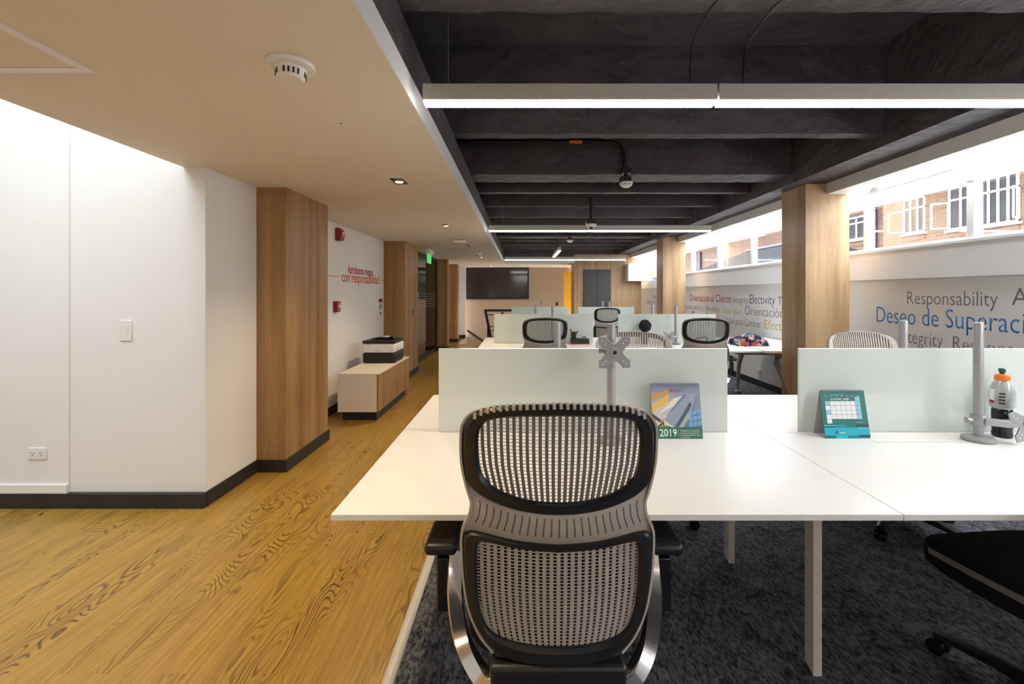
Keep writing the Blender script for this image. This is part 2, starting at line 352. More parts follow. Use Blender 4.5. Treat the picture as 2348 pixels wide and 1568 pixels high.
def catmull(pts, n):
    P = [Vector((*p, 0)) if len(p) == 2 else Vector(p) for p in pts]; Q = [2*P[0]-P[1]] + P + [2*P[-1]-P[-2]]; dense = []
    for i in range(1, len(Q)-2):
        for k in range(12):
            t = k/12; a, b, c, d = Q[i-1], Q[i], Q[i+1], Q[i+2]
            dense.append(0.5*((2*b)+(c-a)*t+(2*a-5*b+4*c-d)*t*t+(3*b-a-3*c+d)*t**3))
    dense.append(P[-1])
    L = [0]
    for i in range(1, len(dense)): L.append(L[-1]+(dense[i]-dense[i-1]).length)
    out, j = [], 0
    for k in range(n):
        s = L[-1]*k/(n-1)
        while j < len(L)-2 and L[j+1] < s: j += 1
        t = (s-L[j])/max(1e-9, L[j+1]-L[j]); out.append(dense[j].lerp(dense[j+1], t))
    return out
def lerp_tab(tab, x):
    if x <= tab[0][0]: return tab[0][1]
    for (a, b), (c, d) in zip(tab, tab[1:]):
        if x <= c: return b+(d-b)*(x-a)/(c-a)
    return tab[-1][1]

CAPR = 0.682
def text(body, name, m, parent, origin, ux, uy, cap, width=None, thick=0.001, weight=0.0, align='left'):
    c = bpy.data.curves.new('lettering', 'FONT'); c.body = body; c.resolution_u = 3; c.offset = weight
    t = bpy.data.objects.new('lettering', c); COL.objects.link(t)
    dg = bpy.context.evaluated_depsgraph_get(); dg.update()
    me = bpy.data.meshes.new_from_object(t.evaluated_get(dg)); bpy.data.objects.remove(t); bpy.data.curves.remove(c)
    xs = [v.co.x for v in me.vertices]; x0, x1 = min(xs), max(xs); sy = cap/CAPR; sx_ = (width/(x1-x0)) if width else sy*0.85
    ux, uy, o = Vector(ux).normalized(), Vector(uy).normalized(), Vector(origin); nz = ux.cross(uy)
    if align == 'centre': o = o - ux*(x1-x0)*sx_/2
    bm = bmesh.new(); bm.from_mesh(me)
    r = bmesh.ops.extrude_face_region(bm, geom=bm.faces[:])
    for g in r['geom']:
        if isinstance(g, bmesh.types.BMVert): g.co.z = 1.0
    for v in bm.verts: v.co = o + ux*((v.co.x-x0)*sx_) + uy*(v.co.y*sy) + nz*(thick if v.co.z > 0.5 else 0.0)
    bmesh.ops.recalc_face_normals(bm, faces=bm.faces)
    bm.to_mesh(me); bm.free(); me.materials.clear(); me.materials.append(m)
    ob = bpy.data.objects.new(name, me); COL.objects.link(ob)
    if parent: ob.parent = parent
    return ob
# ------------------------------------------------------------------ the room
ZC = 2.18                       # white dropped ceiling
b = MB(); b.box(-4.6, -0.466, -2.6, 12.3, -0.06, 0); b.box(-2.4, -1.72, 12.3, 14.1, -0.06, 0)
struct(b.build('floor', M['floor'], smooth=0))
struct(MB().box(-0.466, 3.52, -2.6, 12.35, -0.06, 0.004).build('floor_carpet', M['carpet'], smooth=0))
t = MB(); t.tube([(-0.468, -2.55, 0.0), (-0.468, 12.2, 0.0)], 1.0, sec=[(0.023*math.cos(a*PI/8), 0.016*math.sin(a*PI/8)) for a in range(9)])
struct(t.build('trim_1', M['alu']))

b = MB()
b.box(-2.17, -0.47, -2.5, 12.35, ZC, ZC+0.10); b.box(-2.6, -2.17, 2.925, 12.35, ZC, ZC+0.10); b.box(-2.6, 1.44, 12.35, 14.4, ZC, ZC+0.10)
struct(b.build('ceiling', M['ceil'], smooth=0))
b = MB(); b.box(-0.47, -0.462, -2.5, 12.35, ZC-0.001, ZC+0.10); b.box(-0.47, 1.44, 12.342, 12.35, ZC-0.001, ZC+0.10)
struct(b.build('trim_2', M['trim'], smooth=0))
b = MB(); b.box(-0.476, -0.466, -2.5, 12.35, ZC+0.10, 2.466); b.box(-0.47, 1.44, 12.346, 12.36, ZC+0.10, 2.466)
struct(b.build('trim_3', M['conc'], smooth=0))

# black painted slab, cross joists and edge beam
ZJ, ZS = EYE+1.128, EYE+1.757
struct(MB().box(-1.6, 3.2, -2.5, 12.5, ZS, ZS+0.12).build('ceiling_slab', M['conc'], smooth=0))
b = MB(); b.box(-1.62, -1.5, -2.5, 12.5, ZC+0.1, ZS); b.box(-1.6, 3.2, 12.4, 12.5, 2.30, ZS)
struct(b.build('ceiling_upstand', M['conc'], smooth=0))
def joist(y0, y1):
    n = 44; g = MB(); prof = [(y0, ZS), (y0, ZJ), (y1, ZJ), (y1, ZS)]
    vs = []
    for i in range(n+1):
        x = -1.5 + 4.08*i/n
        for j, (y, z) in enumerate(prof):
            w = 0.006 if j in (1, 2) else 0
            vs.append((x, y+random.uniform(-w, w), z+random.uniform(-w, w)*0.6))
    fs = [(i*4+j, i*4+j+1, (i+1)*4+j+1, (i+1)*4+j) for i in range(n) for j in range(3)]
    g.add(vs, fs); return g
for y0, y1 in ((-1.3,-1.0),(0.2,0.5),(1.45,1.827),(3.223,3.319),(4.326,4.632),(5.093,5.176),(5.883,5.963),(6.723,6.825),(7.56,7.66),(8.38,8.47),(9.05,9.41),(9.80,9.91),(10.65,10.74),(11.5,11.59),(12.2,12.3)):
    struct(joist(y0, y1).build('ceiling_beam', M['conc'], smooth=0.4))
b = MB(); b.box(2.565, 2.70, -2.5, 12.35, EYE+1.042, ZS); b.box(2.70, 3.15, -2.5, 12.35, EYE+1.062, ZS)
struct(b.build('ceiling_edge_beam', M['conc'], smooth=0))

# walls on the corridor side
b = MB()
b.box(-4.6, -2.028, 2.922, 3.05, 0, ZC-0.0005); b.box(-4.6, -2.172, 2.922, 3.05, ZC-0.0005, 4.0)
b.box(-2.3, -2.028, 3.05, 3.485, 0, ZC)
b.box(-2.3, -2.146, 3.485, 7.2, 0, ZC)
b.box(-2.3, -2.16, 7.2, 7.97, 0, ZC)
b.box(-2.4, -1.70, 13.87, 14.0, 0, ZC)
b.box(-2.3, -2.16, 10.9, 13.87, 0, ZC)
b.box(-4.0, -3.9, 7.2, 11.0, 0, ZC); b.box(-4.0, -2.3, 7.2, 7.3, 0, ZC); b.box(-4.0, -2.3, 10.9, 11.0, 0, ZC); b.box(-4.0, -2.6, 7.2, 11.0, ZC, ZC+0.1)
struct(b.build('wall_left', M['wall'], smooth=0))
b = MB(); b.box(-4.6, -2.895, 2.910, 2.922, 0.148, 4.0); b.box(-4.6, -2.895, 2.895, 2.922, 0.095, 0.148)
struct(b.build('wall_left_panel', M['wall'], smooth=0))
b = MB(); b.box(-4.7, -4.6, -2.6, 3.05, 0, 3.1); b.box(-2.17, -2.05, -2.5, 2.922, ZC+0.10, 4.0); b.box(-4.6, -3.57, -2.5, 2.91, 3.0, 3.1); b.box(-3.64, -3.57, -2.5, 2.885, 3.1, 4.0); b.box(-3.57, -2.17, -2.5, -1.1, 3.0, 3.1); b.box(-3.57, -2.17, -1.2, -1.1, 3.1, 4.0)
struct(b.build('wall_skylight', M['wall'], smooth=0))
b = MB()
for i in range(3): b.box(-3.57, -2.17, -1.1+i*1.97, -1.05+i*1.97, 3.95, 4.02)
o = struct(b.build('window_skylight', M['trim'], smooth=0))
MB().box(-3.57, -2.17, -1.1, 2.92, 3.97, 3.976).build('pane', M['skyglass'], o, smooth=0)
b = MB(); b.box(-2.6, 1.34, 14.3, 14.42, -1.6, ZC); b.box(1.34, 4.2, 14.3, 14.42, 2.05, ZC)
b.box(3.20, 3.26, 13.12, 14.3, 0, 2.43); b.box(1.44, 3.26, 12.5, 14.5, 2.43, 2.5)
struct(b.build('wall_back', M['tan'], smooth=0))
struct(MB().box(1.3, 4.2, 14.42, 14.5, -0.1, 2.3).build('wall_yellow', M['yellow'], smooth=0))
b = MB(); b.box(-1.72, -1.70, 12.3, 14.3, -1.6, 0.0); b.box(-1.7, 1.44, 12.28, 12.30, -1.6, -0.06); b.box(-1.7, 1.44, 12.3, 14.3, -1.65, -1.6)
struct(b.build('wall_stairwell', M['tan'], smooth=0))
# wood clad wall with the dark cabinet doors in it
b = MB(); b.box(1.44, 3.26, 12.35, 13.12, 0, 2.42)
struct(b.build('wall_wood', M['oak_daylit'], smooth=0))
c = MB(); c.box(1.69, 2.43, 12.325, 12.35, 0.02, 2.01)
r = struct(c.build('door_1', M['dark'], smooth=0))
dk = mat('anthracite_door', (0.055, 0.055, 0.062), 0.5, noise=0.05)
for x0, x1 in ((1.70, 2.057), (2.063, 2.42)):
    MB().box(x0, x1, 12.312, 12.326, 0.03, 2.0).build('door_leaf', dk, r, smooth=0)
# window side wall
b = MB(); b.box(3.5, 3.66, -2.6, 14.3, 0, 1.5); b.box(3.455, 3.66, -2.6, 14.3, 1.5, 1.765)
struct(b.build('wall_right', M['wall_daylit'], smooth=0))
struct(MB().box(3.44, 3.68, -2.6, 14.3, 1.765, 1.785).build('trim_4', M['trim'], smooth=0))
b = MB()
for y0, y1 in ((-2.5, 4.4), (4.83, 8.56), (8.98, 12.35)): b.box(2.953, 3.153, y0, y1, EYE+0.957, EYE+1.062)
struct(b.build('trim_5', M['soffit'], smooth=0))
struct(MB().box(3.10, 3.153, -2.5, 12.35, EYE+1.062, 2.6).build('wall_right_header', M['wall'], smooth=0))

def base(name, segs):
    g = MB()
    for s in segs: g.box(*s, 0, 0.095)
    struct(g.build(name, M['base'], bevel=0.003))
base('baseboard_left', [(-4.6, -2.016, 2.890, 2.922), (-2.028, -2.016, 2.91, 3.473), (-2.146, -2.134, 4.26, 7.09), (-2.16, -1.69, 13.855, 13.87), (-2.16, -2.148, 11.3, 12.7)])
base('baseboard_right', [(3.488, 3.5, -2.5, 12.3)])
def column(x0, x1, y0, y1, z1, m, plinth=0.095):
    c = struct(MB().box(x0, x1, y0, y1, 0, z1).build('column', m, smooth=0, bevel=0.002))
    MB().box(x0-0.012, x1+0.012, y0-0.012, y1+0.012, 0, plinth).build('plinth', M['base'], c, bevel=0.002)
column(-2.28, -1.804, 3.485, 4.247, ZC, M['oak'])
column(-2.28, -1.810, 7.10, 7.97, ZC, M['oak'])
column(-2.28, -1.766, 10.9, 11.12, ZC, M['oak'])
column(-2.10, -1.79, 12.7, 13.1, ZC, M['oak'])
column(2.75, 3.175, 4.4, 4.80, EYE+1.06, M['oak_daylit'])
column(2.667, 3.094, 8.56, 8.95, EYE+1.06, M['oak_daylit'])

# glazing on the window side: posts, rails, panes, glass roof
posts = [-2.4, -1.2, 0.0, 1.17, 2.34, 3.506, 4.57, 5.68, 6.83, 8.0, 9.24, 10.4, 11.6, 12.8, 14.2]
ZT = EYE+0.868
for i, (a, c) in enumerate(zip(posts, posts[1:])):
    wn = MB(); wn.box(3.46, 3.53, a-0.03, a+0.03, 1.785, ZT); wn.box(3.47, 3.53, a+0.03, c-0.03, 1.785, 1.81); wn.box(3.44, 3.55, a-0.03, c-0.03, ZT-0.005, ZT+0.035)
    o = struct(wn.build('window_%d' % (i+1), M['trim'], smooth=0, bevel=0.004))
    MB().box(3.495, 3.501, a+0.03, c-0.03, 1.81, ZT-0.005).build('pane', M['glass'], o, smooth=0)
for i, (a, c) in enumerate(zip(posts, posts[1:])):
    clear = 3.4 < a < 5.0
    g = MB(); x0, z0, x1, z1 = 3.56, ZT+0.035, 3.14, ZT+0.16
    g.add([(x0,a+0.01,z0),(x0,c-0.01,z0),(x1,c-0.01,z1),(x1,a+0.01,z1),(x0,a+0.01,z0+0.008),(x0,c-0.01,z0+0.008),(x1,c-0.01,z1+0.008),(x1,a+0.01,z1+0.008)],
          [(0,1,2,3),(4,5,6,7),(0,1,5,4),(1,2,6,5),(2,3,7,6),(3,0,4,7)])
    o = struct(g.build('roof_pane', M['glass'] if clear else M['roofw'], smooth=0))
    h = MB(); h.add([(x0,a-0.012,z0-0.01),(x0,a+0.012,z0-0.01),(x1,a+0.012,z1-0.01),(x1,a-0.012,z1-0.01),(x0,a-0.012,z0+0.02),(x0,a+0.012,z0+0.02),(x1,a+0.012,z1+0.02),(x1,a-0.012,z1+0.02)],
          [(0,1,2,3),(4,5,6,7),(0,1,5,4),(1,2,6,5),(2,3,7,6),(3,0,4,7)])
    h.build('glazing_bar', M['trim'], o, smooth=0)
# wall behind the camera with a dark door
struct(MB().box(-4.7, 3.66, -2.62, -2.5, 0, ZS).build('wall_rear', M['wall'], smooth=0))
struct(MB().box(0.4, 1.4, -2.5, -2.46, 0, 2.05).build('door_3', M['oak'], smooth=0))

# interior window on the back wall and the glass partition
w = MB(); x0, x1, z0, z1 = -1.755, 0.245, 1.18, 2.165; y0 = 14.27
w.box(x0, x1, y0, 14.3, z0, z0+0.05); w.box(x0, x1, y0, 14.3, z1-0.05, z1); w.box(x0, x0+0.05, y0, 14.3, z0+0.05, z1-0.05); w.box(x1-0.05, x1, y0, 14.3, z0+0.05, z1-0.05)
o = struct(w.build('window_interior', M['blk'], smooth=0)); MB().box(x0+0.05, x1-0.05, 14.285, 14.295, z0+0.05, z1-0.05).build('pane', M['dglass'], o, smooth=0)
w = MB(); w.box(-2.05, -2.01, 7.98, 10.9, 0, 0.10); w.box(-2.05, -2.01, 7.98, 10.9, 2.11, ZC); w.box(-2.05, -2.01, 10.85, 10.9, 0.1, 2.11)
o = struct(w.build('door_2', M['blk'], smooth=0))
MB().box(-2.034, -2.026, 7.98, 10.85, 0.10, 2.11).build('pane', M['partglass'], o, smooth=0)
d = MB()
for r_ in range(6):
    for k in range(40): d.box(-2.0262, -2.0252, 8.1+k*0.068, 8.115+k*0.068, 1.08+r_*0.055, 1.09+r_*0.055)
d.build('dot_band', M['white'], o, smooth=0)
MB().cyl((-1.985, 8.75, 0.95), (-1.985, 8.75, 1.40), 0.012, n=10).build('pull_handle', M['silver'], o)
# ------------------------------------------------------------------ task chair
def prof(z): return lerp_tab([(0.40,-0.222),(0.48,-0.226),(0.60,-0.236),(0.75,-0.248),(0.85,-0.258),(0.95,-0.272),(1.05,-0.288),(1.125,-0.300)], z)
def bk(x, z, off=0.0): return (x, prof(z)+0.80*x*x+off, z)
def loop(half, n=40):
    h = catmull(half, n); return [(p.x, p.y) for p in h] + [(-p.x, p.y) for p in reversed(h[1:-1])]
UP_O = [(0,1.113),(.10,1.108),(.165,1.098),(.205,1.078),(.228,1.045),(.235,1.0),(.234,.95),(.225,.905),(.19,.872),(.12,.848),(.05,.838),(0,.836)]
UP_I = [(0,1.083),(.10,1.079),(.155,1.071),(.182,1.058),(.194,1.033),(.196,.99),(.193,.945),(.183,.918),(.155,.893),(.10,.874),(.05,.866),(0,.864)]
LO_O = [(0,.757),(.1,.762),(.18,.772),(.222,.772),(.238,.752),(.238,.70),(.234,.63),(.222,.565),(.195,.51),(.165,.475),(.1,.450),(0,.445)]
LO_I = [(0,.742),(.1,.747),(.175,.754),(.197,.748),(.203,.72),(.203,.66),(.2,.60),(.19,.545),(.165,.513),(.12,.498),(.05,.491),(0,.491)]
RIM = [(.148,1.1020),(.170,1.0980),(.192,1.0915),(.218,1.079),(.239,1.05),(.244,1.0),(.243,.95),(.235,.905),(.226,.872),(.219,.85),(.223,.82),(.238,.79),(.246,.76),(.246,.70),(.241,.63),(.228,.56),(.200,.50),(.165,.462)]
def ring(outer, inner):
    O, I = loop(outer), loop(inner); n = len(O); g = MB(); vs = []
    for (a, b), (c, d) in zip(O, I):
        for t, off in ((0,0.001),(0,-0.010),(0.18,-0.017),(0.80,-0.017),(1,-0.008),(1,0.001)):
            vs.append(bk(a+(c-a)*t, b+(d-b)*t, off))
    k = 6; g.add(vs, [(i*k+j, i*k+(j+1)%k, ((i+1)%n)*k+(j+1)%k, ((i+1)%n)*k+j) for i in range(n) for j in range(k)]); return g
def edge_z(tab, x, top):                 # height of a loop at |x|
    pts = catmull(tab, 120); best = None
    for p, q in zip(pts, pts[1:]):
        if (p.x-abs(x))*(q.x-abs(x)) <= 0 and p.x != q.x:
            z = p.y+(q.y-p.y)*(abs(x)-p.x)/(q.x-p.x)
            best = z if best is None else (max(best, z) if top else min(best, z))
    return best
def strip(g, pts, hw, off0, off1, back=0): # thin slat along pts [(x, z)]
    vs = []
    for x, z in pts: vs += [bk(x-hw, z, off0), bk(x+hw, z, off0), bk(x+hw, z, off1), bk(x-hw, z, off1)]
    n = len(pts); fs = [(i*4+j, i*4+(j+1)%4, i*4+4+(j+1)%4, i*4+4+j) for i in range(n-1) for j in range(4)] + [(3,2,1,0), (n*4-4,n*4-3,n*4-2,n*4-1)]
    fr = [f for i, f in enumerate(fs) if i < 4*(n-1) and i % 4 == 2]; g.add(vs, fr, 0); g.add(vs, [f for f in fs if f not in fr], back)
def hstrip(g, z, x0, x1, hh, off0, off1, n=26):
    vs = []
    for i in range(n+1):
        x = x0+(x1-x0)*i/n; vs += [bk(x, z-hh, off0), bk(x, z+hh, off0), bk(x, z+hh, off1), bk(x, z-hh, off1)]
    g.add(vs, [(i*4+j, i*4+(j+1)%4, i*4+4+(j+1)%4, i*4+4+j) for i in range(n) for j in range(4)])
def upper_net():
    g = MB(); hw = [(.84,.165),(.875,.178),(.91,.188),(.95,.198),(1.0,.202),(1.12,.203)]; NR = 27
    for i in range(NR):
        t = -1+2*i/(NR-1); xt = t*.203; zt = (edge_z(UP_O, xt, True) or 1.09)+0.001
        zb = edge_z(UP_I, t*.178, False) - 0.012
        pts = [(t*lerp_tab(hw, zb+(zt-zb)*k/14), zb+(zt-zb)*k/14) for k in range(15)]
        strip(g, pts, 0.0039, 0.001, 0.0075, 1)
        x, z = pts[-1]                    # the slat turns over the top edge of the frame
        for q0, q1 in (((z-.001, 0.0075), (z+.0016, -0.003)), ((z+.0016, -0.003), (z+.0010, -0.015)), ((z+.0010, -0.015), (z-.0105, -0.0195))):
            g.add([bk(x-.0037, *q0), bk(x+.0037, *q0), bk(x+.0037, *q1), bk(x-.0037, *q1)], [(0,1,2,3)])
    z = 0.870
    while z < 1.10:
        xo = None
        for k in range(60):
            x = 0.203*(1-k/60)
            a, b = edge_z(UP_O, x, True), edge_z(UP_I, min(x, .18), False)
            if a and b and b-0.008 <= z <= a-0.006: xo = x; break
        if xo: hstrip(g, z, -xo, xo, 0.0005, 0.003, 0.006)
        z += 0.0088
    return g
def lower_net():
    g = MB(); NR = 25; hw = [(.45,.165),(.50,.185),(.55,.199),(.62,.208),(.77,.210)]
    for i in range(NR):
        t = -1+2*i/(NR-1); zt = 0.775; zb = edge_z(LO_I, t*.185, False)-0.012
        pts = [(t*lerp_tab(hw, zb+(zt-zb)*k/12), zb+(zt-zb)*k/12) for k in range(13)]
        strip(g, pts, 0.0045, 0.001, 0.0075)
    z = 0.485
    while z < 0.765:
        w = lerp_tab(hw, z)
        if z < 0.515: w = min(w, 0.14)
        hstrip(g, z, -w, w, 0.0008, 0.003, 0.006); z += 0.0088
    return g
def waist():
    g = MB(); nu, rows = 125, 12
    def top(x): return min(edge_z(UP_O, min(abs(x), .22), False)+0.012, 0.905)
    def bot(x): return lerp_tab([(0,.752),(.1,.757),(.18,.766),(.25,.770)], abs(x))
    def wx(z): return lerp_tab([(.75,.244),(.79,.238),(.82,.223),(.85,.219),(.872,.226),(.905,.235)], z)
    for off in (0.0, 0.007):
        vs = []
        for i in range(nu+1):
            u = -1+2*i/nu
            for j in range(rows+1):
                x0 = u*0.236; zt, zb = top(x0*0.95), bot(x0); z = zb+(zt-zb)*j/rows
                vs.append(bk(u*wx(z), z, off-0.010*math.sin(PI*j/rows)))
        for i in range(nu):
            for j in range(rows):
                slot = i % 5 in (2,) and 3 <= j <= 8 and 4 < i < nu-4
                g.add([vs[i*(rows+1)+j], vs[(i+1)*(rows+1)+j], vs[(i+1)*(rows+1)+j+1], vs[i*(rows+1)+j+1]], [(0,1,2,3)], 1 if slot else 0)
    return g
def rim():
    g = MB()
    for sgn in (1, -1):
        P = catmull(RIM, 60); vs = []
        for i, p in enumerate(P):
            d = (P[min(i+1,59)]-P[max(i-1,0)]).normalized(); nx, nz = d.y, -d.x     # inward normal
            if nx*p.x > 0: nx, nz = -nx, -nz
            f = min(1.0, 0.12+i/9.0)
            for w, off in ((0,-0.012),(0,0.004),(0.004,0.009),(0.034,0.009),(0.034,0.004),(0.008,0.003),(0.006,-0.012)):
                vs.append(bk(sgn*(p.x+nx*w*f), p.y+nz*w*f, 0.003+(off-0.003)*f))
        k = 7; g.add(vs, [(i*k+j, i*k+(j+1)%k, (i+1)*k+(j+1)%k, (i+1)*k+j) for i in range(59) for j in range(k)])
    return g
def rounded_slab(w, d, y0, z0, z1, n=40, p=4.5, lip=0.0):
    g = MB(); rings = [(0.94,z0),(0.99,z0+0.012),(1.0,(z0+z1)/2),(0.985,z1-0.010),(0.94,z1-0.002),(0.5,z1+0.002),(0.02,z1-0.002)]; vs = []
    for s, z in rings:
        for i in range(n):
            a = 2*PI*i/n; c, s_ = math.cos(a), math.sin(a)
            x = math.copysign(abs(c)**(2/p), c)*w*s; y = math.copysign(abs(s_)**(2/p), s_)*d*s
            dz = -0.035*max(0, (y/d-0.55)/0.45)**2
            vs.append((x, y0+y, z+dz))
    k = len(rings); g.add(vs, [(j*n+i, j*n+(i+1)%n, (j+1)*n+(i+1)%n, (j+1)*n+i) for j in range(k-1) for i in range(n)] + [tuple(range(n-1,-1,-1)), tuple(range((k-1)*n, k*n))]); return g
def make_chair(name, label, cat, group, arms=True):
    t = thing(name, label, cat, (0,0,0), 0, group)
    rounded_slab(0.248, 0.235, 0.055, 0.405, 0.500, p=3.4).build('seat', M['fab'], t)
    for s in (1, -1):
        g = MB(); g.tube([(s*0.238, -0.09, 0.474), (s*0.2465, 0.0, 0.474), (s*0.2455, 0.12, 0.470), (s*0.232, 0.20, 0.462)], 1.0, sec=[(0.012,-0.008),(0.012,0.008),(-0.004,0.010),(-0.004,-0.010)], ref=(0,0,1))
        g.build('seat_edge_trim', M['gtrim'], t)
    ring(UP_O, UP_I).build('upper_back_frame', M['blk'], t)
    ring(LO_O, LO_I).build('lower_back_frame', M['blk'], t)
    upper_net().build('upper_back_net', [M['taupe'], M['taupe_shade']], t, smooth=0)
    lower_net().build('lower_back_net', M['taupe'], t, smooth=0)
    waist().build('waist_band', [M['taupe'], M['slot']], t)
    rim().build('back_edge', M['taupe'], t)
    g = MB(); g.box(-0.17, 0.17, -0.245, -0.175, 0.37, 0.452); g.box(-0.12, 0.12, -0.19, 0.16, 0.355, 0.410)
    g.build('tilt_mechanism', M['blk'], t, bevel=0.012, seg=3)
    g = MB(); g.cyl((0,0,0.10), (0,0,0.25), 0.032, n=20); g.cyl((0,0,0.25), (0,0,0.38), 0.020, n=16)
    g.build('gas_column', M['blk'], t)
    g = MB(); g.lathe([(0.02,0.06),(0.05,0.065),(0.052,0.115),(0.036,0.13)], n=24); g.build('base_hub', M['blk'], t)
    for k in range(5):
        a = 2*PI*k/5+PI/2+0.25; d = Vector((math.cos(a), math.sin(a), 0)); sd = Vector((-d.y, d.x, 0))
        g = MB(); g.tube([d*0.035+Vector((0,0,0.10)), d*0.15+Vector((0,0,0.098)), d*0.27+Vector((0,0,0.082)), d*0.325+Vector((0,0,0.072))], [1.0,0.85,0.7,0.55], sec=[(-0.030,-0.018),(0.030,-0.018),(0.030,0.010),(0.018,0.018),(-0.018,0.018),(-0.030,0.010)], ref=(0,0,1))
        L = g.build('base_leg', M['blk'], t)
        g = MB(); c = d*0.315+Vector((0,0,0.030))
        g.cyl(c-sd*0.026, c-sd*0.006, 0.028, n=18); g.cyl(c+sd*0.006, c+sd*0.026, 0.028, n=18); g.cyl(c-sd*0.02, c+sd*0.02, 0.012, n=10); g.cyl(c, c+Vector((0,0,0.042)), 0.012, n=10)
        g.build('caster', M['blkg'], L)
    if arms:
        for s in (1, -1):
            g = MB(); P = catmull([(s*0.155,-0.225,0.392), (s*0.20,-0.205,0.410), (s*0.245,-0.165,0.455), (s*0.272,-0.115,0.520), (s*0.281,-0.075,0.585), (s*0.283,-0.055,0.628)], 22)
            g.tube(P, 1.0, sec=[(-0.017,-0.022),(0.017,-0.022),(0.021,-0.014),(0.021,0.012),(0.013,0.022),(-0.013,0.022),(-0.021,0.012),(-0.021,-0.014)], ref=(0.25*s,1,0))
            g.build('arm_bracket', M['chrome'], t)['label'] = 'polished chrome bracket'
            g = MB(); g.box(*sorted((s*0.286, s*0.330)), -0.085, -0.030, 0.475, 0.628)
            A = MB(); A.obox((s*0.318, 0.04, 0.652), (0.046,0,0), (0,0.135,0), (0,0,0.017))
            ar = A.build('armrest', M['blk'], t, bevel=0.014, seg=3)
            g.build('arm_sleeve', M['blkg'], ar, bevel=0.006)
    return t
chair = make_chair('task_chair', 'black and taupe mesh-back task chair seen from behind, nearest, pushed under the front desk', 'chair', 'mesh-back task chairs')
chair.location = (0.092, 1.36, 0); chair.rotation_euler = (0,0,0)
dup(chair, (0.24, 5.09, 0), 0.06, 'mesh-back task chair turned away beside the pen cup desk, behind a short silver pole', None)
dup(chair, (0.70, 2.715, 0), PI-0.13, 'mesh-back task chair facing the camera just behind the X-shaped monitor plate')
dup(chair, (1.99, 5.06, 0), -0.14, 'mesh-back task chair beside the folded patterned blanket')
dup(chair, (1.52, 8.42, 0), 0.12, 'mesh-back task chair farthest away, seen between two glass screens')
dup(chair, (2.24, 2.715, 0), PI+0.10, 'mesh-back task chair showing only its pale top edge behind the screen with the green calendar')
ch2 = make_chair('task_chair', 'armless black task chair cut off by the frame, under the desk with the green calendar', 'chair', 'mesh-back task chairs', arms=False)
ch2.location = (1.695, 1.435, 0); ch2.rotation_euler = (0,0,0.10)
# ------------------------------------------------------------------ bench desks, screens
ZD = 0.74
def desk(label, x0, x1, y0, y1, legs, flap=None, group='white bench desks'):
    t = thing('bench_desk', label, 'desk', ((x0+x1)/2, (y0+y1)/2, 0), 0, group); cx, cy = (x0+x1)/2, (y0+y1)/2
    MB().box(x0-cx+0.0008, x1-cx-0.0008, y0-cy+0.0008, y1-cy-0.0008, ZD-0.018, ZD).build('desktop', M['desk'], t, smooth=0, bevel=0.0012, seg=1)
    for lx, ly in legs:
        g = MB(); w, d, ch = 0.032, 0.05, 0.022
        g.add([(lx-cx,ly-cy,0.006),(lx-cx+w,ly-cy,0.006),(lx-cx+w,ly-cy+d,0.006+ch),(lx-cx,ly-cy+d,0.006+ch),(lx-cx,ly-cy,ZD-0.018),(lx-cx+w,ly-cy,ZD-0.018),(lx-cx+w,ly-cy+d,ZD-0.018),(lx-cx,ly-cy+d,ZD-0.018)],
              [(0,3,2,1),(4,5,6,7),(0,1,5,4),(1,2,6,5),(2,3,7,6),(3,0,4,7)])
        L = g.build('leg', M['leg'], t, smooth=0, bevel=0.002)
        MB().box(lx-cx+0.003, lx-cx+w-0.003, ly-cy+0.003, ly-cy+0.04, 0.003, 0.012).build('foot', M['blk'], L, smooth=0)
    MB().box(x0-cx+0.25, x1-cx-0.25, (y1-y0)*0.5-0.12, (y1-y0)*0.5-0.08, ZD-0.07, ZD-0.018).build('frame_rail', M['leg'], t, smooth=0)
    if flap:
        f = MB(); a, c = flap; g = 0.003; Y0, Y1 = 1.925-cy, 2.040-cy
        MB().box(a-cx, c-cx, Y0, Y1, ZD, ZD+0.0012).build('cable_flap', M['desk'], t, smooth=0)
        for q in ((a-cx-g, c-cx+g, Y0-g, Y0), (a-cx-g, a-cx, Y0, Y1), (c-cx, c-cx+g, Y0, Y1)): f.box(*q, ZD, ZD+0.0006)
        f.build('flap_joint', M['leg'], t, smooth=0)
    return t
X0, X1, X2 = -0.543, 1.088, 2.72
desk('white desk in the front row with the mesh-back chair pushed under it', X0, X1, 1.2935, 2.057, [(-0.115, 1.705), (1.039, 1.618)], (-0.06, 0.26))
desk('white desk in the front row carrying the green calendar and the sports bottle', X1, X2, 1.2935, 2.057, [(2.45, 1.618)], (1.50, 1.885))
desk('white desk directly behind the glass screen with the tower-picture calendar', X0, X1, 2.057, 2.82, [(-0.10, 2.29), (1.046, 2.294)])
desk('white desk directly behind the glass screen with the green calendar', X1, X2, 2.057, 2.82, [(2.62, 2.29)])
desk('white desk in the second row carrying the pen cup', -0.50, 1.07, 4.95, 5.71, [(-0.36, 5.25), (1.02, 5.25)])
desk('white desk in the second row carrying the dark pompom', 1.07, 2.64, 4.95, 5.71, [(2.3, 5.25)])
desk('white desk behind the second row left-hand screen', -0.50, 1.07, 5.71, 6.474, [(0.02, 6.15), (1.02, 6.15)])
desk('white desk behind the screen with the dark pompom', 1.07, 2.64, 5.71, 6.474, [(2.3, 6.15)])
desk('white desk in the farthest row next to the stair rail', -0.36, 1.06, 8.60, 9.32, [(0.1, 8.9), (1.0, 8.9)])
desk('white desk in the farthest row facing the dark cabinet doors', 1.06, 2.45, 8.60, 9.32, [(2.2, 8.9)])
